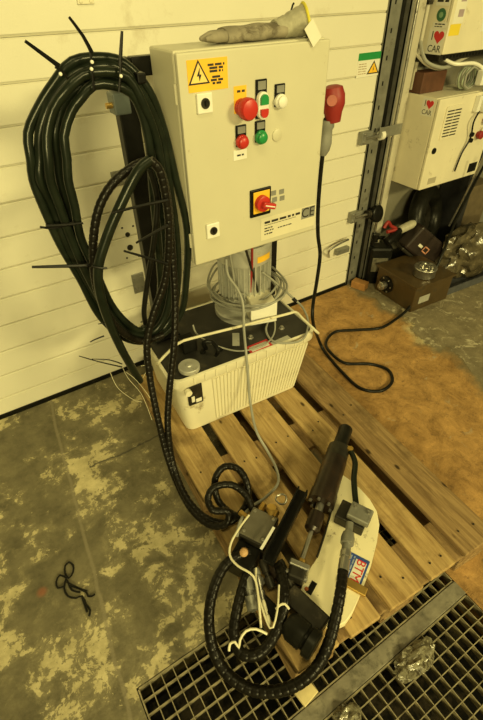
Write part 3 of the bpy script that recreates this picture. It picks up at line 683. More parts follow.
# ------------------------------------------------------------------ HOSE COIL
O_ = [(29, 160), (30, 135), (38, 108), (52, 82), (72, 64), (98, 57), (122, 64), (147, 92), (165, 132), (177, 180), (185, 230), (186, 275), (178, 315), (156, 341), (130, 342), (103, 318), (80, 280), (60, 243), (43, 208), (32, 180)]
I_ = [(66, 160), (64, 135), (70, 112), (80, 98), (95, 86), (113, 84), (130, 92), (142, 115), (149, 148), (152, 190), (158, 240), (160, 290), (152, 318), (142, 330), (128, 324), (112, 305), (95, 268), (82, 238), (74, 205), (68, 180)]
hc = thing('hose_coil', 'large coil of dark green hoses hung over the stand beside the cabinet', 'hose', AY(140, 342, -.57))
for k, (t, y, jit) in enumerate(((0., -.565, 2.5), (.27, -.575, 2), (.5, -.60, 1.5), (.74, -.565, 1.5), (1., -.595, 1.5))):
    P = []
    for i, (a, c) in enumerate(zip(O_, I_)):
        x = a[0]+(c[0]-a[0])*t+random.uniform(-jit, jit); yy = a[1]+(c[1]-a[1])*t+random.uniform(-jit, jit)
        if 5 <= i <= 7: yy = yy
        P.append(AY(x, yy, y+random.uniform(-.006, .006)))
    tube('hose_strand', P, .0125, HOSEG, hc, 12, .02, True)
def ziptie(px, y, ring, parent, name='cable_tie', wdt=.0022):
    P = pts([(a, b_, 'y', y) for a, b_ in px]); bm = B(); S = spline(P, .02); n = len(S); sweep(bm, S, lambda i: wdt*(1.25-.6*i/n), 6)
    if ring:
        c = P[0]; d = Vector(ring[1]).normalized(); a, b_ = frame(d)
        R = [c+a*ring[0]*ring[2]*cos(2*pi*i/18)+b_*ring[0]*sin(2*pi*i/18) for i in range(18)]
        sweep(bm, R, .0026, 6, True); box(bm, (c.x-.006, c.y-.006, c.z-.006), (c.x+.006, c.y+.006, c.z+.006))
    return obj(name, bm, BLACK, parent)
ziptie([(59, 66), (44, 55), (25, 41)], -.62, None, hc, wdt=.005)
ziptie([(92, 53), (83, 36), (69, 17)], -.62, None, hc, wdt=.0042)
ziptie([(120, 66), (121, 48), (122, 31)], -.62, None, hc, wdt=.0042)
ziptie([(46, 226), (65, 225), (83, 223)], -.63, None, hc, wdt=.0042)
ziptie([(100, 265), (70, 266), (32, 267)], -.65, None, hc, wdt=.005)
def band(parent, px_path, y, w_=.0032, m_=BLACK):
    tube('cable_tie_band', pts([(a, b_, 'y', y) for a, b_ in px_path]), w_, m_, parent, 6)
band(hc, [(55, 67), (62, 71), (68, 79)], -.622); band(hc, [(91, 53), (92, 70), (94, 90)], -.622); band(hc, [(121, 62), (120, 78), (119, 92)], -.622)
band(hc, [(40, 227), (55, 228), (74, 222)], -.625)
for (px, py) in ((60.5, 74), (92, 62), (91.5, 69), (121, 76)):
    bm = B(); p = AY(px, py, -.628); lathe(bm, p, (0, -1, 0), [(0, .0045), (.003, .0035), (.004, 0)], 8); obj('tie_head', bm, WHITE, hc)  # small white beads as the heads of the cable ties

# hydraulic hoses descending to the tool
h1 = thing('hydraulic_hose', 'black spiral-wrapped hydraulic hose looping beside the cabinet, nearer the tank', 'hose', AZ(212, 522, PT), 'hydraulic hoses down to the tool')
wrapped('hose', pts([(163, 335, 'y', -.62), (140, 341, 'y', -.63), (115, 325, 'y', -.64), (98, 293, 'y', -.645), (93, 255, 'y', -.65), (97, 215, 'y', -.65), (110, 187, 'y', -.65), (130, 169, 'y', -.65), (148, 162, 'y', -.655), (161, 173, 'y', -.655), (168, 203, 'y', -.655), (172, 250, 'y', -.67), (175, 300, 'y', -.70), (174, 345, 'y', -.745), (169, 395, 'y', -.79), (168, 430, 'y', -.835), (174, 468, 'y', -.90), (188, 500, 'z', .18), (208, 519, 'z', .162), (230, 522, 'z', .165), (246, 505, 'z', .20), (247, 484, 'z', .25), (238, 469, 'z', .28), (224, 467, 'z', .28), (215, 480, 'z', .25), (218, 500, 'z', .20), (232, 514, 'z', .19), (250, 519, 'z', .21)]), .0125, WRAP, h1)
h2 = thing('hydraulic_hose', 'black hydraulic hose looping beside the cabinet, farther left from the tank', 'hose', AZ(200, 518, PT), 'hydraulic hoses down to the tool')
tube('hose', pts([(140, 381, 'y', -.60), (121, 348, 'y', -.63), (104, 308, 'y', -.67), (98, 272, 'y', -.685), (107, 237, 'y', -.685), (122, 202, 'y', -.685), (138, 171, 'y', -.685), (150, 160, 'y', -.685)]), .0145, HOSEG, h2, 12)
wrapped('wrapped_hose', pts([(150, 160, 'y', -.685), (160, 172, 'y', -.69), (167, 205, 'y', -.695), (169, 240, 'y', -.70), (165, 280, 'y', -.70), (153, 315, 'y', -.705), (147, 345, 'y', -.72), (150, 378, 'y', -.75), (158, 419, 'y', -.81), (167, 455, 'y', -.87), (178, 485, 'y', -.94), (192, 510, 'z', .17), (210, 525, 'z', .165), (226, 524, 'z', .185), (228, 512, 'z', .22), (213, 510, 'z', .235), (208, 498, 'z', .25), (215, 487, 'z', .27), (232, 485, 'z', .27), (246, 495, 'z', .25), (252, 508, 'z', .23), (258, 518, 'z', .22)]), .0125, WRAP, h2)
h3 = tag(tube('pressure_hose', pts([(150, 170, 'y', -.62), (157, 200, 'y', -.62), (154, 240, 'y', -.62), (147, 285, 'y', -.61), (144, 312, 'y', -.60), (146, 326, 'y', -.58)]), .009, RUBBER, None), 'thin black pressure hose hanging behind the hose loop beside the post', 'hose')
ziptie([(168, 200), (140, 206), (112, 213)], -.715, None, h2, wdt=.004)
ziptie([(168, 225), (150, 235), (136, 243)], -.72, None, h2, wdt=.004)
ziptie([(167, 264), (145, 257), (124, 251)], -.72, None, h2, wdt=.004)
ziptie([(122, 367), (100, 362), (79, 356)], -.64, None, h2, wdt=.002)
ziptie([(122, 364), (110, 360), (92, 359)], -.64, None, h2, wdt=.0018)
ziptie([(104, 336), (96, 339), (90, 342)], -.67, None, h2, wdt=.0022)
ziptie([(110, 320), (103, 323), (98, 324)], -.66, None, h2, wdt=.0018)
band(h2, [(92, 266), (99, 268), (107, 268)], -.703)
ft = thing('frayed_cord', 'frayed pale thin cords hanging at the pallet corner below the hose end', 'cord', AZ(150, 400, 0))
for k, P in enumerate(([(122, 366), (128, 378), (140, 392), (146, 404), (152, 420)], [(110, 372), (118, 388), (134, 400), (142, 402)], [(126, 372), (136, 380), (150, 398), (154, 412)], [(141, 366), (152, 365), (146, 372), (143, 378)])):
    tube('strand', pts([(a, b_, 'y', -.63-.005*k) for a, b_ in P]), .0009, CABLEW, ft, 5)

# ------------------------------------------------------------------ WORK GLOVE on top
gz = KZ1
gl = thing('work_glove', 'grey leather work glove with yellow-edged cuff lying on top of the cabinet', 'glove', (.87, -.52, gz))
def blob(bm, P, R, flat=.62, seg=14):
    S = []; n = len(P)
    sp = spline(P, .008); tot = len(sp)-1
    for i in range(tot+1):
        u = i/tot*(n-1); k = min(int(u), n-2); f_ = u-k; S.append(R[k]*(1-f_)+R[k+1]*f_)
    v0 = len(bm.verts); sweep(bm, sp, lambda i: max(.001, S[i]), seg)
    bm.verts.ensure_lookup_table()
    for v in list(bm.verts)[v0:]: v.co.z = gz+.001+max(0, (v.co.z-gz))*1.0
bm = B()
yg = -.515
gx = lambda px: AY(px, 36, yg).x
for j, (dy, x0_, rr) in enumerate(((-.028, 201, .013), (-.010, 198, .0145), (.010, 203, .0145), (.027, 212, .012))):
    blob(bm, [Vector((gx(x0_), yg+dy, gz+.014)), Vector((gx(x0_+4), yg+dy*.95, gz+.016)), Vector((gx(x0_+18), yg+dy*.85, gz+.017)), Vector((gx(228), yg+dy*.8, gz+.018)), Vector((gx(245), yg+dy*.7, gz+.02))], [.004, rr, rr*1.08, rr*1.1, rr])
blob(bm, [Vector((gx(232), yg-.03, gz+.012)), Vector((gx(240), yg-.036, gz+.013)), Vector((gx(255), yg-.03, gz+.015)), Vector((gx(268), yg-.01, gz+.016))], [.004, .012, .014, .014])
v0 = len(bm.verts); bodyP = [Vector((gx(222), yg, gz+.018)), Vector((gx(238), yg, gz+.020)), Vector((gx(254), yg, gz+.022)), Vector((gx(268), yg, gz+.023)), Vector((gx(280), yg, gz+.023))]
sweep(bm, spline(bodyP, .008), lambda i: .024+.0015*sin(i*.55), 18)
for v in list(bm.verts)[v0:]: v.co.y = yg+(v.co.y-yg)*1.7; v.co.z = max(gz+.001, gz+(v.co.z-gz)*.9)
obj('glove_hand', bm, GLOVEG, gl, True)
bm = B(); cuffP = [Vector((gx(274), yg, gz+.023)), Vector((gx(283), yg-.004, gz+.027)), Vector((gx(291), yg-.012, gz+.035)), Vector((gx(298), yg-.022, gz+.043))]
sp_ = spline(cuffP, .006); nS = len(sp_)
sweep(bm, sp_, lambda i: .024+.018*i/nS+.0012*sin(i*1.7), 22)
for v in bm.verts: v.co.y = yg+(v.co.y-yg)*1.25; v.co.z = max(gz+.001, v.co.z)
obj('cuff', bm, mat('glove_cuff', (.40, .38, .29), .9, 0, .25, 30, None, 0, 9, .5, 120), gl, True)
c = sp_[-1]+Vector((.003, -.006, 0)); ha, hb = frame(Vector((.9, -.42, .25)))
bm = B(); R_ = [c+ha*.050*cos(2*pi*i/28)+hb*.043*sin(2*pi*i/28) for i in range(28)]
for p_ in R_: p_.z = max(gz+.004, p_.z)
sweep(bm, R_, .0042, 8, True); obj('cuff_hem', bm, mat('glove_yellow', (.70, .62, .06), .7), gl, True)
bm = B(); tgp = AY(313, 33, -.607); box(bm, (-.019, -.0006, -.030), (.019, .0006, .030), 0, Matrix.Translation(tgp)@Matrix.Rotation(radians(-40), 4, 'Y')); obj('tag', bm, PAPER, gl)
zt_ = tag(tube('loose_cable_tie', [Vector((AY(291, 19, -.45).x, -.45, gz+.001)), AY(291, 18, -.45)+Vector((0, 0, .02)), AY(294, 3, -.45)], .003, BLACK, None, 6), 'black cable tie end sticking up behind the glove', 'cable tie')

# ------------------------------------------------------------------ POWER CABLE with red plug
pc = thing('power_cable', 'black power cable with red plug hanging right of the cabinet and snaking over the floor', 'cable', AZ(350, 380, 0))
yq = -.50
cp = pts([(326, 118, 'y', -.545), (323, 150, 'y', -.54), (320, 180, 'y', -.53), (318, 210, 'y', -.53), (318, 235, 'y', -.53), (320, 255, 'y', -.53), (317, 280, 'y', -.535), (313, 305, 'y', -.535)]) + pts([(313, 322, 'y', -.55), (318, 338, 'z', .10), (325, 352, 'z', .012), (342, 372, 'z', .008), (360, 388, 'z', .008), (380, 391, 'z', .008), (392, 382, 'z', .008), (388, 370, 'z', .008), (370, 364, 'z', .008), (345, 363, 'z', .0185), (330, 352, 'z', .023), (326, 342, 'z', .008), (335, 332, 'z', .008), (355, 330, 'z', .008), (380, 328, 'z', .008), (396, 319, 'z', .008), (408, 309, 'z', .03), (420, 293, 'z', .10), (434, 272, 'z', .19), (444, 250, 'z', .30), (456, 220, 'z', .43), (470, 192, 'z', .55), (487, 160, 'z', .68)])
tube('cable', cp, .0085, RUBBER, pc, 10)
c = AY(332, 103, -.545)
bm = B(); lathe(bm, c+Vector((-.005, 0, .055)), (.08, -.1, -1), [(0, .018), (.006, .034), (.030, .042), (.060, .042), (.085, .032), (.115, .026), (.118, 0)], 24); pl = obj('plug_head', bm, REDD, pc, True)
bm = B(); d = (CAM-c).normalized(); lathe(bm, c+Vector((-.012, -.012, .01))+d*.028, d, [(0, .019), (.006, .017), (.006, 0)], 18); obj('plug_badge', bm, mat('pink_red', (.40, .10, .07), .5), pl, True)
bm = B(); lathe(bm, AY(328, 120, -.545), (-.05, .02, -1), [(0, .024), (.02, .026), (.03, .021), (.05, .023), (.075, .026), (.10, .022), (.12, .012), (.122, 0)], 18); obj('plug_grip', bm, GREYP, pc, True)

# ------------------------------------------------------------------ CLAMP TOOL (plate, cylinder)
tool = thing('clamping_tool', 'cream steel plate tool with dark hydraulic cylinder and sticker lying on the pallet', 'tool', AZ(340, 560, PT))
ZP = PT+.034
def Q(px, py, z=ZP): return AZ(px, py, z)
ol = [(341, 476), (348, 480), (358, 487), (369, 498), (377, 512), (379, 524), (377, 540), (371, 565), (362, 590), (352, 612), (345, 622), (335, 627), (324, 624), (312, 614), (303, 606), (297, 596), (302, 583), (309, 571), (314, 560), (318, 558), (326, 533), (333, 508), (330, 512), (337, 490)]
P = [Q(*q) for q in ol]
ol2 = [(p.x, p.y) for p in P if True]
# drop the self-crossing helper points
ol2 = [(Q(*q).x, Q(*q).y) for q in [(342, 474), (350, 480), (360, 488), (370, 499), (377, 511), (379.5, 524), (377, 542), (371, 566), (362, 591), (353, 612), (346, 622), (336, 627), (324, 623), (312, 613), (303, 604), (299, 595), (304, 581), (311, 567), (316, 559), (320, 555), (324, 540), (331, 514), (336, 496)]]
bm = B(); prism(bm, ol2, PT+.002, ZP, None, .003); obj('base_plate', bm, mat('tool_cream', (.86, .79, .54), .4, 0, .05, 8, (.16, .12, .07), .08, 26), tool)
# slot with reddish edge
p = Q(310, 590); q = Q(313, 585); bm = B(); d = (Q(314, 583)-Q(309, 592)); ang = math.atan2(d.y, d.x)
box(bm, (-.021, -.009, 0), (.021, .009, .0012), .0005, Matrix.Translation(Q(311.5, 588))@Matrix.Rotation(ang, 4, 'Z')); obj('slot', bm, BLACK, tool)
bm = B(); lathe(bm, Q(306.5, 589), (0, 0, 1), [(0, .007), (.0015, .006), (.0016, 0)], 12); obj('rust_spot', bm, mat('rust', (.35, .10, .03), .8), tool)
# folded side lip
bm = B(); sweep(bm, [Q(317, 557, ZP+.002), Q(325, 533, ZP+.002), Q(333, 505, ZP+.002)], .0035, 6); obj('side_lip', bm, DARK, tool)
# sticker
s0, s1, s3 = Q(351, 552), Q(370, 562), Q(343.5, 578)
ex = (s1-s0); ey = (s3-s0); wS, hS = ex.length, ey.length
exn = ex.normalized(); eyn = Vector((0, 0, 1)).cross(exn); 
if eyn.dot(ey) < 0: eyn = -eyn
SM = Matrix((exn, eyn, exn.cross(eyn))).transposed().to_4x4(); SM.translation = s0+Vector((0, 0, .0004))
zsg = 1 if exn.cross(eyn).z > 0 else -1
def sb(a, b_, c_, d_, h0, h1): 
    bm = B(); box(bm, (a*wS, b_*hS, min(h0*zsg, h1*zsg)), (c_*wS, d_*hS, max(h0*zsg, h1*zsg)), 0, SM); return bm
sk = obj('sticker', sb(0, 0, 1, 1, 0, .0012), BLUE, tool)
obj('sticker_field', sb(.36, .14, .90, .90, .001, .0020), PAPER, sk)
# letters run along the long side; read from lower right side of photo
TMx = eyn; TMy = -exn if True else exn
up_ = TMx.cross(TMy)
if up_.z < 0: TMy = -TMy; up_ = -up_
TM = Matrix((TMx, TMy, up_)).transposed().to_4x4(); cpt = s0+exn*wS*.63+eyn*hS*.52; cpt.z = ZP+.0028; TM.translation = cpt
obj('sticker_lettering', text_bm('BTM', .040, TM), REDP, sk)
TM2 = TM.copy(); cpt = s0+exn*wS*.20+eyn*hS*.5; cpt.z = 0; bm = B()
TM2.translation = Vector((cpt.x, cpt.y, ZP+.0014)); print_lines(bm, [(-hS*.42, hS*.42, .004, .0045), (-hS*.42, hS*.40, -.006, .004)], TM2, 21); obj('sticker_small_print', bm, mat('pale_blue', (.30, .36, .48), .5), sk)
# cylinder along the plate
def TP(px, py, z): return AZ(px, py, z)
zc_ = PT+.050
c0, c1 = TP(346, 428, zc_+.01), TP(297, 574, zc_)
axis = (c1-c0).normalized(); Lc = (c1-c0).length
def along(px, py): 
    v = TP(px, py, zc_)-c0; return v.dot(axis)
def cylp(name, prof, m, seg=24): bm = B(); lathe(bm, c0, axis, prof, seg); return obj(name, bm, m, tool, True)
a1, a2, a3, a4 = along(338, 448), along(333, 460), along(316, 503), along(306, 530)
cylp('end_cap', [(0, .024), (.005, .028), (a1-.004, .028), (a1, .024)], RUBBER)
cylp('cylinder_head', [(a1, .030), (a1+.006, .042), (a2, .042), (a2+.002, .036)], DARK)
cylp('cylinder_body', [(a2+.002, .044), (a3-.05, .045), (a3-.048, .048), (a3, .048), (a3+.002, .02)], OIL)
for k in range(6):
    t = 2*pi*k/6+.3; aa, bb = frame(axis); cc_ = c0+axis*(a3+.001)+(aa*cos(t)+bb*sin(t))*.038
    bm = B(); lathe(bm, cc_, axis, [(0, .006), (.008, .006), (.009, 0)], 6); obj('bolt', bm, STEEL, tool)
cylp('rod_gland', [(a3+.001, .014), (a3+.032, .014), (a3+.034, .017), (a3+.04, .017)], STEEL)
cylp('collar', [(a3+.04, .026), (a4-.01, .027), (a4, .018)], OIL)
cylp('piston_rod', [(a4, .0075), (Lc-.03, .0075)], STEEL)
cylp('rod_nut', [(Lc-.05, .011), (Lc-.032, .011)], BRASS, 6)
bm = B(); fa, fb_ = frame(axis); MM = Matrix((axis, fa, fb_)).transposed().to_4x4(); MM.translation = c0+axis*(Lc-.01)
box(bm, (-.025, -.026, -.026), (.035, .026, .026), .008, MM); obj('clevis', bm, DARK, tool)
bm = B(); box(bm, (-.02, -.032, -.03), (.0, .032, .03), .004, MM); cyl(bm, MM@Vector((.015, -.034, 0)), MM@Vector((.015, .034, 0)), .010, seg=14); obj('clevis_pin', bm, STEEL, tool)
# port fittings at cylinder head + pipe
pf = TP(350, 450, zc_+.025); bm = B(); cyl(bm, TP(341, 448, zc_+.02), pf, .011, seg=12); cyl(bm, pf+Vector((0, 0, -.012)), pf+Vector((0, 0, .012)), .012, seg=6); obj('port_fitting', bm, BRASS, tool)
tube('pipe', [pf, TP(355, 462, zc_+.03), TP(354, 478, zc_+.035), TP(355, 495, zc_+.035), TP(357, 510, zc_+.03)], .0105, HOSEG, tool, 10)
# bracket and block on the plate
MBk = Matrix.Translation(Q(352, 522))@Matrix.Rotation(math.atan2(exn.y, exn.x), 4, 'Z')
bm = B(); box(bm, (-.055, -.035, 0), (.045, .04, .045), .004, MBk); obj('bracket', bm, DARK, tool)
bm = B(); box(bm, (-.02, -.026, .045), (.055, .034, .072), .005, MBk); obj('manifold_block', bm, GALV, tool)
for sx in (-.005, .04):
    bm = B(); lathe(bm, MBk@Vector((sx, .018, .072)), (0, 0, 1), [(0, .008), (.006, .008), (.006, .004), (.004, 0)], 6); obj('bolt', bm, STEEL, tool)
hz = ZP+.055
f0, f1 = AZ(350, 523, hz), AZ(343, 571, hz)
fd = (f1-f0).normalized()
bm = B(); lathe(bm, f0, fd, [(0, .012), (.035, .012), (.037, .018), (.055, .022), (.075, .021), (.077, .0145), (.1, .0145)], 18); obj('hose_coupling', bm, GALV, tool, True)
bm = B(); lathe(bm, f0+fd*.10, fd, [(0, .017), (.018, .017), (.02, .013), (.026, .013), (.028, .017), ((f1-f0).length-.10, .017)], 16); obj('hose_ferrule', bm, STEEL, tool, True)
bm = B(); box(bm, (-.035, -.014, 0), (.045, .014, .012), .003, Matrix.Translation(Q(352, 586))@Matrix.Rotation(math.atan2(exn.y, exn.x), 4, 'Z')); obj('nozzle_block', bm, BRASS, tool)
bm = B(); lathe(bm, Q(341, 598), (0, 0, 1), [(0, .009), (.007, .009), (.008, 0)], 6); obj('bolt', bm, DARK, tool)
# jaw and wheel below the plate end
jd = (Q(316, 622)-Q(290, 597)); ja = math.atan2(jd.y, jd.x)
bm = B(); box(bm, (-.07, -.03, 0), (.07, .03, .05), .006, Matrix.Translation(AZ(305, 611, PT+.02)-Vector((0, 0, .019)))@Matrix.Rotation(ja, 4, 'Z')); obj('jaw', bm, DARK, tool)
wd_ = (AZ(312, 641, PT+.045)-AZ(290, 622, PT+.045)).normalized(); w0 = AZ(287, 622, PT+.045)
bm = B(); lathe(bm, w0, wd_, [(0, .03), (.02, .04), (.06, .040), (.064, .034), (.07, .034), (.074, .043), (.095, .043), (.1, .036), (.1, .02), (.095, .0)], 26); obj('roller_end', bm, RUBBER, tool, True)

# ------------------------------------------------------------------ VALVE BLOCK
vb = thing('valve_block', 'dark hydraulic valve block with steel top plate and long rail on the pallet', 'valve', AZ(262, 535, PT))
r0_, r1_ = AZ(303, 489, .26), AZ(268, 560, .26); rd = r1_-r0_; ra = math.atan2(rd.y, rd.x); rl = rd.length
RM = Matrix.Translation((r0_+r1_)/2)@Matrix.Rotation(ra, 4, 'Z')
bm = B(); box(bm, (-rl/2, -.018, -.028), (rl/2, .018, -.012), 0, RM); box(bm, (-rl/2, -.018, -.012), (rl/2, -.013, .006), 0, RM); box(bm, (-rl/2, .013, -.012), (rl/2, .018, .006), 0, RM); obj('rail', bm, BLACK, vb)
mid = AZ(259, 527, .24); VM = Matrix.Translation(mid)@Matrix.Rotation(ra, 4, 'Z')
bm = B(); box(bm, (-.06, -.05, -.09), (.055, .045, .0), .004, VM); obj('valve_body', bm, DARK, vb)
bm = B(); box(bm, (-.055, -.048, .0005), (.05, .043, .006), .002, VM); obj('top_plate', bm, mat('plate_grey', (.15, .14, .11), .45, .4, .2, 20), vb)
for sx in (-.042, .037):
    for sy in (-.036, .032):
        bm = B(); lathe(bm, VM@Vector((sx, sy, .006)), (0, 0, 1), [(0, .006), (.003, .006), (.004, 0)], 8); obj('screw', bm, STEEL, vb)
w0, w1 = AZ(274, 527, .272), AZ(261, 549, .272); bm = B(); d_ = w1-w0
box(bm, (-d_.length/2, -.0042, 0), (d_.length/2, .0042, .003), 0, Matrix.Translation((w0+w1)/2-Vector((0, 0, .003)))@Matrix.Rotation(math.atan2(d_.y, d_.x), 4, 'Z')); obj('white_strip', bm, WHITE, vb)
bm = B(); box(bm, (.055, -.045, -.095), (.14, .035, -.02), .006, VM); obj('solenoid', bm, BLACK, vb)
bm = B(); cyl(bm, VM@Vector((-.06, -.03, -.03)), VM@Vector((-.10, -.03, -.03)), .012, seg=6); cyl(bm, VM@Vector((-.06, .02, -.03)), VM@Vector((-.095, .02, -.03)), .013, seg=6); obj('hose_fitting', bm, BRASS, vb)
bm = B(); cyl(bm, AZ(240, 512, .225), AZ(250, 520, .225), .011, seg=6); obj('hose_fitting', bm, BRASS, vb)
bm = B(); lathe(bm, AZ(271, 511, .25), (.3, .2, 1), [(-.05, .012), (0, .012), (.004, .016), (.018, .016), (.02, 0)], 14); obj('pressure_port', bm, BRASS, vb, True)
bm = B(); cen = AZ(281, 499, .24); sweep(bm, [cen+Vector((.019*cos(2*pi*i/18), .019*sin(2*pi*i/18), .004*cos(4*pi*i/18))) for i in range(18)], .0035, 6, True); obj('ring', bm, STEEL, vb, True)
bm = B(); lathe(bm, AZ(244, 552, .235), (-.3, -.4, .8), [(-.02, .010), (0, .014), (.018, .013), (.023, .008), (.024, 0)], 14); obj('orange_cap', bm, mat('copper_orange', (.50, .30, .14), .5), vb, True)
# fittings running down below the valve
for (a_, c_, rr, mm) in (((262, 560), (272, 588), .014, DARK), ((258, 575), (263, 600), .010, STEEL), ((272, 565), (286, 590), .018, OIL), ((246, 575), (253, 610), .017, GALV), ((255, 568), (262, 585), .012, GALV), ((280, 560), (292, 588), .012, DARK), ((263, 600), (270, 625), .006, CABLEW)):
    bm = B(); p_, q_ = AZ(a_[0], a_[1], .20), AZ(c_[0], c_[1], .18); lathe(bm, p_, (q_-p_), [(0, rr*.8), (.01, rr), ((q_-p_).length*.45, rr), ((q_-p_).length*.47, rr*.7), ((q_-p_).length*.6, rr*.7), ((q_-p_).length*.62, rr*1.1), ((q_-p_).length, rr)], 12); obj('fitting', bm, mm, vb, True)
# flat grey bracket between the hoses
bm = B(); pq = [AZ(*q, .16) for q in [(240, 580), (255, 572), (262, 606), (252, 612)]]
prism(bm, [(p.x, p.y) for p in pq], .150, .158); obj('flat_bracket', bm, GALV, vb)
bm = B(); box(bm, (-.045, -.018, 0), (.045, .018, .03), .004, Matrix.Translation(AZ(270, 607, PT+.03)-Vector((0, 0, .028)))@Matrix.Rotation(ja, 4, 'Z')); obj('lever', bm, BLACK, vb)

# big loop hoses
bh = thing('tool_hose', 'thick black wrapped hose arching in a wide loop over the grating to the cream plate', 'hose', AZ(265, 692, .02))
wrapped('hose', pts([(250, 552, 'z', .215), (238, 556, 'z', .215), (224, 567, 'z', .21), (214, 588, 'z', .20), (209, 615, 'z', .17), (212, 645, 'z', .13), (224, 670, 'z', .10), (245, 687, 'z', .09), (270, 692, 'z', .10), (296, 685, 'z', .13), (316, 668, 'z', .17), (328, 645, 'z', .20), (335, 620, 'z', .22), (340, 595, 'z', ZP+.058), (343, 571, 'z', hz)]), .0165, WRAP, bh, .022)
bh2 = thing('tool_hose', 'thick black wrapped hose in the small inner loop beside the valve block', 'hose', AZ(255, 655, .02))
wrapped('hose', pts([(252, 562, 'z', .20), (245, 580, 'z', .20), (238, 605, 'z', .19), (234, 632, 'z', .17), (240, 652, 'z', .16), (256, 655, 'z', .165), (270, 643, 'z', .18), (280, 622, 'z', .20), (285, 600, 'z', .22), (283, 580, 'z', .22), (278, 565, 'z', .21)]), .016, WRAP, bh2, .022)
sweepP = AZ(283, 606, .235)
tube('tie_band', pts([(276, 609, 'z', .235), (280, 605, 'z', .245), (285, 604, 'z', .245), (289, 609, 'z', .235)]), .0035, CABLEW, bh2, 6)
wc = thing('sensor_wire', 'pale thin wire curling from the valve block down past the inner hose loop', 'wire', AZ(250, 600, PT))
tube('wire', pts([(249, 515, 'z', .265), (240, 527, 'z', .27), (231, 543, 'z', .265), (230, 556, 'z', .26), (238, 566, 'z', .26), (250, 573, 'z', .26), (256, 582, 'z', .25), (259, 604, 'z', .24), (261, 628, 'z', .22)]), .0036, CABLEW, wc, 8)
tube('wire', pts([(229, 651, 'z', .21), (230, 644, 'z', .22), (235, 642, 'z', .225), (239, 648, 'z', .215), (240, 640, 'z', .225), (246, 631, 'z', .235), (256, 629, 'z', .235), (267, 634, 'z', .225)]), .0036, CABLEW, wc, 8)
tube('wire', pts([(256, 568, 'z', .24), (257, 590, 'z', .235), (270, 628, 'z', .225), (277, 612, 'z', .245), (279, 585, 'z', .245)]), .003, CABLEW, wc, 8)

# ------------------------------------------------------------------ SMALL THINGS ON FLOOR / GRATING
bm = B(); c = AZ(303.5, 690, .004); box(bm, (-.028, -.032, 0), (.028, .032, .014), .002, Matrix.Translation((c.x, c.y, .0015))@Matrix.Rotation(radians(8), 4, 'Z'))
tag(obj('wood_offcut', bm, mat('pale_wood', (.70, .60, .32), .7, 0, .12, 30)), 'small pale wood offcut lying on the beam under the wide hose loop', 'wood block')
def crumple(name, c, sx, sy, sz, m, label, cat, seed, n=3):
    bm = B(); bmesh.ops.create_icosphere(bm, subdivisions=n, radius=1); rnd = random.Random(seed)
    for v in bm.verts:
        k = 1+rnd.uniform(-.22, .18); v.co = Vector((v.co.x*sx*k, v.co.y*sy*k, max(0, (v.co.z*.9+.35)*sz*k)))
        v.co += Vector(c)
    return tag(obj(name, bm, m), label, cat)
PLAS = mat('crumpled_film', (.30, .28, .19), .15, 0, .5, 60, (.07, .06, .035), .6, 60, .6, 120, .8)
c = AZ(416, 659, .01); c.z = .0012
o = crumple('crumpled_film', c, .082, .038, .02, PLAS, 'crumpled clear plastic film lying on the front grating', 'plastic film', 4)
c = AZ(348, 716, .01); c.z = .0012
crumple('crumpled_film', c, .04, .03, .02, PLAS, 'scrap of crumpled film on the grating at the bottom edge', 'plastic film', 5)
tw_ = thing('wire_scrap', 'tangled scrap of black insulated wire lying on the bare concrete', 'wire', AZ(68, 588, 0))
for P in ([(69, 562), (73, 565), (73, 572), (69, 578), (65, 573), (65, 566), (69, 562)], [(67, 578), (60, 575), (56, 582), (58, 588), (64, 586)], [(66, 579), (64, 588), (68, 596), (76, 598), (82, 596), (86, 604), (90, 610), (89, 616)], [(67, 582), (76, 587), (86, 592), (88, 596), (92, 596), (95, 594)], [(82, 597), (85, 606), (87, 612)], [(69, 585), (78, 588), (87, 591)], [(67, 580), (72, 590), (80, 592)]):
    tube('wire', [AZ(a, b_, .004) for a, b_ in P], .0034, BLACK, tw_, 6)

# ------------------------------------------------------------------ RIGHT-HAND WALL CABINETS
def wall_cabinet(name, label, X0, X1, Y0, Z0, Z1):
    t = thing(name, label, 'cabinet', ((X0+X1)/2, (Y0+.06)/2, Z0))
    bm = B(); box(bm, (X0, Y0+.022, Z0), (X1, .059, Z1), .004); obj('body', bm, CREAM2, t)
    bm = B(); box(bm, (X0-.001, Y0, Z0+.002), (X1+.001, Y0+.018, Z1-.002), .004); d = obj('door', bm, CREAM2, t)
    bm = B(); box(bm, (X0+.006, Y0+.017, Z0+.006), (X1-.006, Y0+.023, Z1-.006)); obj('gasket', bm, BLACK, t)
    return t, d
def icar(t, x, y, z, s, m=PAPER):
    bm = B(); box(bm, (-.5*s, -.55*s, 0), (.5*s, .55*s, .0012), 0, sideM(x, y, z)); k = obj('car_sticker', bm, m, t)
    obj('sticker_lettering', text_bm('I', .55*s, sideM(x-.0014, y, z)@Matrix.Translation((-.26*s, .22*s, 0))), PRINT, k)
    bm = B(); prism(bm, heart(.62*s), 0, .0006, sideM(x-.0014, y, z)@Matrix.Translation((.14*s, .17*s, 0))); obj('heart', bm, REDP, k)
    obj('sticker_lettering', text_bm('CAR', .42*s, sideM(x-.0014, y, z)@Matrix.Translation((0, -.32*s, 0))), PRINT, k)
LX0, LX1, LY0, LZ0, LZ1 = 2.30, 2.83, -.19, .635, 1.115
lc, ld = wall_cabinet('wall_cabinet', 'lower cream wall cabinet with side sticker and vent grille, right of the door', LX0, LX1, LY0, LZ0, LZ1)
icar(lc, LX0-.0005, -.118, 1.066, .078)
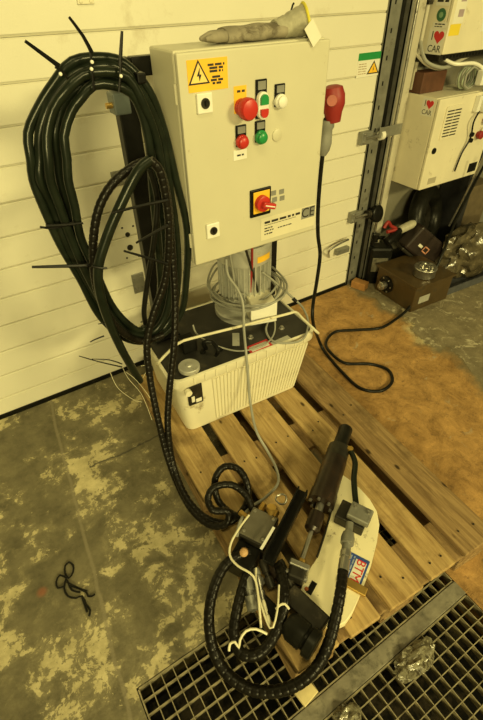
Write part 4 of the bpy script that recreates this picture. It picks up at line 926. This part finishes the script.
# louvre grille
a = AY(446, 108, LY0); c = AY(463, 130, LY0); gx0, gx1, gz1, gz0 = 2.365, 2.505, 1.072, .905
bm = B(); box(bm, (gx0, LY0-.006, gz0), (gx1, LY0+.001, gz1), .002); gr = obj('vent_grille', bm, CREAM2, lc)
for i in range(9):
    for j in range(2):
        z = gz0+.014+i*.0158; bm = B(); box(bm, (gx0+.012+j*.06, LY0-.0075, z), (gx0+.066+j*.06, LY0-.0055, z+.006)); obj('louvre_slot', bm, DARK, gr)
bm = B(); lathe(bm, (2.345, LY0, .852), (0, -1, 0), [(0, .017), (.006, .016), (.008, 0)], 16); obj('lock', bm, BLACK, lc, True)
bm = B(); box(bm, (2.36, LY0-.0012, .66), (2.43, LY0+.0005, .695)); obj('type_label', bm, mat('faded_label', (.42, .38, .28), .6), lc)
bm = B(); box(bm, (2.73, LY0-.0012, .66), (2.81, LY0+.0005, .715)); obj('dark_label', bm, BLACK, lc)
for (x, z, m_) in ((2.72, .885, REDD), (2.745, .965, REDD)):
    bm = B(); lathe(bm, (x, LY0, z), (0, -1, 0), [(0, .016), (.012, .016), (.014, .023), (.03, .023), (.034, .015), (.034, 0)], 18); obj('stop_knob', bm, m_, lc, True)
for (x, z) in ((2.655, .895), (2.66, .862)):
    bm = B(); lathe(bm, (x, LY0, z), (0, -1, 0), [(0, .013), (.016, .012), (.018, 0)], 14); obj('switch_knob', bm, BLACK, lc, True)
bm = B(); box(bm, (2.655, LY0-.05, 1.015), (2.77, LY0-.0005, 1.13), .003); obj('white_socket_box', bm, WHITE, lc)
bm = B(); box(bm, (2.60, LY0-.03, 1.02), (2.625, LY0-.0005, 1.10), .003); obj('small_terminal', bm, WHITE, lc)
tube('side_cable', [Vector((2.64, LY0-.02, 1.02)), Vector((2.60, LY0-.03, .97)), Vector((2.63, LY0-.02, .88)), Vector((2.60, LY0-.012, .80)), Vector((2.58, LY0-.012, .70))], .005, BLACK, lc, 8)
UX0, UX1, UY0, UZ0, UZ1 = 2.345, 2.98, -.10, 1.295, 1.95
uc, ud = wall_cabinet('wall_cabinet', 'upper cream wall cabinet covered in stickers, top right', UX0, UX1, UY0, UZ0, UZ1)
icar(uc, UX0-.0005, -.04, 1.350, .10)
def sidest(name, y, z, w_, h_, m, pr=None):
    bm = B(); box(bm, (-w_/2, -h_/2, 0), (w_/2, h_/2, .0012), 0, sideM(UX0-.0005, y, z)); k = obj(name, bm, m, uc)
    if pr:
        bm = B(); print_lines(bm, pr, sideM(UX0-.0017, y, z), 17); obj('sticker_print', bm, PRINT, k)
sidest('text_sticker', -.045, 1.418, .085, .024, PAPER, [(-.03, .03, .004, .005), (-.03, .02, -.006, .004)])
bm = B(); lathe(bm, (UX0-.0003, -.04, 1.459), (-1, 0, 0), [(0, .027), (.0012, .027), (.0013, 0)], 24); gs = obj('green_sticker', bm, mat('dark_green', (.03, .13, .06), .5), uc)
bm = B(); lathe(bm, (UX0-.0015, -.04, 1.459), (-1, 0, 0), [(0, .012), (.0008, .012), (.0009, 0)], 16); obj('green_sticker_centre', bm, mat('pale_green', (.2, .35, .2), .5), gs)
sidest('text_sticker', -.035, 1.515, .085, .04, PAPER, [(-.034, .034, 0, .012)])
sidest('red_sticker', -.03, 1.56, .04, .03, REDP)
bm = B(); box(bm, (UX0+.02, UY0-.0012, 1.424), (UX0+.10, UY0+.0005, 1.75)); ws = obj('strip_label', bm, PAPER, uc)
for z in (1.45, 1.51, 1.57):
    bm = B(); box(bm, (UX0+.05, UY0-.0018, z), (UX0+.09, UY0-.001, z+.03)); obj('strip_pictogram', bm, mat('lilac_print', (.38, .30, .34), .6), ws)
bm = B(); box(bm, (UX0+.01, UY0-.0014, 1.375), (UX0+.09, UY0+.0005, 1.422)); obj('yellow_sticker', bm, YEL2, uc)
bm = B(); box(bm, (UX0+.26, UY0-.0012, 1.38), (UX0+.46, UY0+.0005, 1.75)); obj('paper_notice', bm, PAPER, uc)
bm = B(); box(bm, (UX0+.02, UY0+.03, UZ0-.03), (UX1-.02, .055, UZ0-.0005), .002); vr = obj('vent_rail', bm, DARK, uc)
for i in range(20):
    bm = B(); box(bm, (UX0+.05+i*.027, UY0+.028, UZ0-.022), (UX0+.065+i*.027, UY0+.0305, UZ0-.008)); obj('vent_hole', bm, BLACK, vr)
# things between the two cabinets
bm = B(); box(bm, (2.31, -.04, LZ1+.0005), (2.50, .055, LZ1+.10), .004); tag(obj('brown_box', bm, mat('brown_red', (.10, .04, .022), .5, 0, .25)), 'reddish-brown box standing on the lower wall cabinet', 'box')
cb = thing('cable_coil', 'tangled pale cable coil lying on the lower wall cabinet', 'cable', (2.58, -.12, LZ1))
for k in range(5):
    P = [Vector((2.585+.055*cos(2*pi*i/12)+random.uniform(-.006, .006), -.12+.012*k-.02, LZ1+.062+.05*sin(2*pi*i/12)+random.uniform(-.004, .004))) for i in range(12)]
    tube('loop', P, .006, mat('pale_green_cable', (.38, .44, .34), .5) if k % 2 else CABLEG, cb, 7, .02, True)
bm = B(); box(bm, (2.61, -.19, LZ1+.03), (2.65, -.15, LZ1+.1), .004); obj('connector', bm, WHITE, cb)
ov = thing('cable_bundle', 'grey cables drooping between the two wall cabinets', 'cable', (2.6, 0, 1.2))
for k, P in enumerate(([(2.30, .02, 1.35), (2.31, -.03, 1.27), (2.40, -.07, 1.235), (2.52, -.08, 1.24), (2.62, -.09, 1.22), (2.72, -.12, 1.15)], [(2.29, .03, 1.30), (2.33, -.03, 1.25), (2.44, -.04, 1.225), (2.56, -.05, 1.25), (2.75, -.02, 1.28)], [(2.40, -.02, 1.29), (2.46, -.1, 1.25), (2.58, -.14, 1.245), (2.68, -.17, 1.20), (2.76, -.22, 1.16), (2.78, -.215, 1.13)])):
    tube('cable', [Vector(p) for p in P], .009, (CABLEG, JAMB, WHITE)[k], ov, 8)
cd = thing('conduit', 'pale conduit tube running up beside the upper wall cabinet', 'pipe', (2.315, .03, 1.15))
tube('pipe', [Vector((2.315, .03, 1.13)), Vector((2.315, .03, 1.5)), Vector((2.315, .03, 2.4))], .011, JAMB, cd)
for z in (1.26, 1.50, 1.8):
    bm = B(); box(bm, (2.30, .012, z), (2.33, .0595, z+.018), .002); obj('clip', bm, DARK, cd)

# ------------------------------------------------------------------ CLUTTER in the right corner
def on_floor(px, py): return AZ(px, py, 0)
# gearbox
g0 = thing('gearbox', 'brown square gearbox with protruding shaft on the floor by the door track', 'gearbox', on_floor(400, 300))
fl_, fr_, br_ = on_floor(374, 289), on_floor(410, 313), on_floor(436, 292)
gxv = (fr_-fl_).normalized(); gyv = Vector((-gxv.y, gxv.x, 0)); 
if gyv.dot(br_-fr_) < 0: gyv = -gyv
GL, GD = (fr_-fl_).length, min(.32, (br_-fr_).dot(gyv))
GM = Matrix((gxv, gyv, Vector((0, 0, 1)))).transposed().to_4x4(); GM.translation = fl_
GH = .172
def gbx(name, lo, hi, m, bev=.004, par=g0): bm = B(); box(bm, lo, hi, bev, GM); return obj(name, bm, m, par)
gbx('housing', (0, 0, 0.0005), (GL, GD, GH), BROWN, .008)
gbx('top_flange', (-.01, -.01, GH+.0005), (GL+.01, GD+.01, GH+.014), BROWN, .003)
bm = B(); lathe(bm, GM@Vector((GL*.30, -.0005, GH*.52)), -gyv, [(0, .055), (.012, .055), (.014, .045), (.016, .034), (.02, .034)], 26); obj('bearing_cover', bm, BLACK, g0, True)
bm = B(); lathe(bm, GM@Vector((GL*.30, -.018, GH*.52)), -gyv, [(0, .026), (.03, .026), (.032, .02), (.045, .02), (.046, .008), (.040, 0)], 20); obj('shaft', bm, STEEL, g0, True)
for k in range(6):
    t = 2*pi*k/6; bm = B(); lathe(bm, GM@Vector((GL*.30+.046*cos(t), -.0125, GH*.52+.046*sin(t))), -gyv, [(0, .006), (.005, .006), (.006, 0)], 6); obj('bolt', bm, STEEL, g0)
gbx('type_plate', (GL-.001, .05, .05), (GL+.001, .14, .10), ALU, 0)
# shiny tin on the gearbox
c = GM@Vector((GL*.74, GD*.45, GH+.0145))
bm = B(); lathe(bm, c, (0, 0, 1), [(0, .060), (.004, .066), (.05, .066), (.055, .070), (.060, .066), (.060, .05), (.052, .048), (.052, 0)], 32); tn = thing('steel_tin', 'shiny round steel tin standing on the brown gearbox', 'tin', c); obj('can', bm, STEEL, tn, True)
for k in range(5):
    t = 2*pi*k/5; bm = B(); lathe(bm, c+Vector((.035*cos(t), .035*sin(t), .052)), (0, 0, 1), [(0, .012), (.02, .011), (.022, 0)], 8); obj('lid_nut', bm, STEEL, tn)
# canister
jc = thing('canister', 'black plastic canister standing between door track and brown gearbox', 'canister', on_floor(368, 282))
c = AZ(376, 270, .05); c = Vector((2.20, -.075, 0))
JM = Matrix.Translation(c)@Matrix.Rotation(radians(-35), 4, 'Z')
bm = B(); box(bm, (-.075, -.05, 0.0005), (.075, .05, .27), .018, JM); obj('body', bm, BLACK, jc)
bm = B(); sweep(bm, spline([JM@Vector(p) for p in ((-.055, 0, .26), (-.05, 0, .31), (0, 0, .32), (.045, 0, .30), (.055, 0, .262))], .01), .012, 8); obj('handle', bm, BLACK, jc, True)
bm = B(); box(bm, (-.05, -.0525, .10), (.05, -.0495, .2), .001, JM); obj('label', bm, mat('dirty_label', (.12, .11, .08), .6, 0, .5, 30), jc)
bm = B(); lathe(bm, JM@Vector((-.045, 0, .315)), (0, 0, 1), [(-.02, .018), (.0, .018), (.002, .024), (.03, .024), (.032, 0)], 16); obj('cap', bm, BLACK, jc, True)
bc = thing('lamp_housing', 'black oval housing hanging on the track above the canister', 'fitting', AY(378, 217, -.06)); c = AY(378, 216.5, -.07)
bm = B(); lathe(bm, c+Vector((0, .06, 0)), (.15, -1, .25), [(0, .03), (.03, .05), (.055, .052), (.06, .045), (.058, .0)], 22); obj('shell', bm, BLACK, bc, True)
bm = B(); box(bm, (c.x-.06, -.03, c.z-.012), (c.x+.02, .0, c.z+.012), .002); obj('arm', bm, GALV, bc)
# bottle and red handle
rb = thing('spray_bottle', 'white-capped bottle with red handle lying against the canister', 'bottle', AY(398, 228, -.12)+Vector((0, 0, -.05)))
a_, c_ = AY(400, 230, -.14), AY(414, 223, -.14); bm = B(); lathe(bm, a_, (c_-a_), [(0, .018), (.01, .026), ((c_-a_).length*.8, .028), ((c_-a_).length, .02), ((c_-a_).length+.001, 0)], 18); obj('cap', bm, mat('dirty_white', (.42, .40, .31), .5, 0, .2, 30), rb, True)
bm = B(); lathe(bm, a_, (a_-c_)+Vector((0, 0, -.05)), [(0, .02), (.05, .022), (.06, .03), (.12, .03), (.125, 0)], 16); obj('neck', bm, BLACK, rb, True)
tube('red_handle', [AY(384, 228, -.12), AY(388, 222, -.12), AY(391, 226, -.12), AY(396, 229, -.13), AY(387, 232, -.12)], .011, REDD, rb)
# tool case with print
tcM_p = AY(424, 252, -.20)
ts = thing('tool_case', 'dark hard tool case with pale print leaning behind the steel tin', 'case', (tcM_p.x, -.15, 0.12))
d1 = (AY(440, 262, -.26)-AY(404, 232, -.16)).normalized(); nrm = (CAM-tcM_p).normalized(); nrm = (nrm-d1*nrm.dot(d1)).normalized(); d2 = nrm.cross(d1)
TCM = Matrix((d1, d2, nrm)).transposed().to_4x4(); TCM.translation = AY(424, 251, -.23)
CASE = mat('case_plastic', (.022, .014, .012), .45, 0, .3)
bm = B(); box(bm, (-.15, -.06, -.10), (.15, .11, .0), .015, TCM); obj('shell', bm, CASE, ts)
bm = B(); box(bm, (-.155, -.085, -.09), (.155, -.062, -.005), .008, TCM); obj('frame_edge', bm, DARK, ts)
bm = B(); print_lines(bm, [(-.075, -.035, .01, .018)], TCM@Matrix.Translation((0, 0, .0003)), 30); obj('case_print', bm, PAPER, ts)
bm = B(); box(bm, (-.02, -.012, 0), (.032, -.004, .0012), 0, TCM); box(bm, (-.02, .022, 0), (.032, .030, .0012), 0, TCM); box(bm, (-.02, -.012, 0), (-.012, .03, .0012), 0, TCM); box(bm, (.024, -.012, 0), (.032, .03, .0012), 0, TCM); obj('case_print', bm, mat('salmon_print', (.55, .25, .16), .6), ts)
# tyre / coiled black bag behind, under the cabinet
ty = thing('tyre', 'old black tyre leaning on the wall under the lower wall cabinet', 'tyre', (2.47, -.06, 0))
tcn = AY(425, 218, -.06); tcn.y = -.06
for nm, Rr, rr, mm in (('tread', .165, .06, RUBBER),):
    bm = B(); ax = Vector((.35, -1, .25)).normalized(); a_, b_ = frame(ax)
    rings = []
    for i in range(40):
        t = 2*pi*i/40; rad = a_*cos(t)+b_*sin(t); ring = []
        for k in range(14):
            u = 2*pi*k/14; kk = 1.0+(.06 if (i % 2 and abs(cos(u)) > .6 and cos(u) > 0) else 0)
            ring.append(bm.verts.new(tcn+rad*(Rr+rr*cos(u)*kk)+ax*(rr*.9*sin(u))))
        rings.append(ring)
    for i in range(40):
        for k in range(14): bm.faces.new((rings[i][k], rings[(i+1) % 40][k], rings[(i+1) % 40][(k+1) % 14], rings[i][(k+1) % 14]))
    obj(nm, bm, mm, ty, True)
bm = B(); lathe(bm, tcn-ax*.02, ax, [(0, .10), (.02, .105), (.025, .08), (.015, .03), (.03, .025), (.03, 0)], 26); obj('hub', bm, DARK, ty, True)
# tray and bag of swarf
yt = thing('drip_tray', 'shallow grey tray under the plastic sack at the right edge', 'tray', on_floor(455, 292))
TX = [on_floor(440, 298), on_floor(487, 280)]; d1 = (TX[1]-TX[0]).normalized(); d2 = Vector((-d1.y, d1.x, 0)); TL = .75
TRM = Matrix((d1, d2, Vector((0, 0, 1)))).transposed().to_4x4(); TRM.translation = TX[0]
TRAY = mat('tray_grey', (.10, .105, .12), .4, .3, .2)
for nm, lo, hi in (('bottom', (0, 0, .0005), (TL, .33, .006)), ('rim', (0, 0, .006), (TL, .008, .05)), ('rim', (0, .322, .006), (TL, .33, .05)), ('rim', (0, .008, .006), (.008, .322, .05)), ('rim', (TL-.008, .008, .006), (TL, .322, .05))):
    bm = B(); box(bm, lo, hi, .001, TRM); obj(nm, bm, TRAY, yt)
SACK = mat('sack_film', (.085, .07, .042), .22, 0, .5, 22, (.22, .18, .11), .2, 30, .7, 40, .7)
c = TRM@Vector((.42, .165, .007))
bm = B(); bmesh.ops.create_icosphere(bm, subdivisions=4, radius=1); rnd = random.Random(3)
from mathutils import noise as mnoise
for v in bm.verts:
    d = v.co.copy(); k = 1+.30*mnoise.noise(d*2.3)+.14*mnoise.noise(d*6.5+Vector((3, 1, 2)))+.05*mnoise.noise(d*15)
    v.co = c+d1*(d.x*.27*k)+d2*(d.y*.125*k)+Vector((0, 0, max(0, .15+d.z*.19*k)))
tag(obj('plastic_sack', bm, SACK, None, True), 'crumpled translucent plastic sack filled with swarf in the tray', 'sack')
# board and rods on the right
bm = B(); box(bm, (2.84, -.16, .0), (2.90, .04, 1.15), .004); tag(obj('dark_board', bm, mat('dark_board', (.02, .02, .022), .5, 0, .3)), 'dark narrow board standing right of the lower wall cabinet', 'board')
rd_ = tag(tube('steel_rod', [AY(449, 226, -.20), AY(465, 195, -.24), AY(483, 158, -.28)], .006, STEEL, None, 8), 'bright thin steel rod leaning at the right edge', 'rod')
bm = B(); box(bm, (2.94, -.12, .0), (3.2, .05, .50), .006); tag(obj('cardboard_box', bm, mat('old_card', (.12, .09, .05), .8, 0, .2)), 'brown box behind the plastic sack at the right edge', 'box')
# wood wedge at the track foot
c = on_floor(362, 286); bm = B(); box(bm, (-.03, -.05, .0005), (.03, .05, .05), .003, Matrix.Translation((2.05, -.085, 0))@Matrix.Rotation(radians(20), 4, 'Z'))
tag(obj('wood_wedge', bm, mat('orange_wood', (.38, .19, .06), .7, 0, .2, 30)), 'small orange-brown wood block at the foot of the door track', 'wood block')
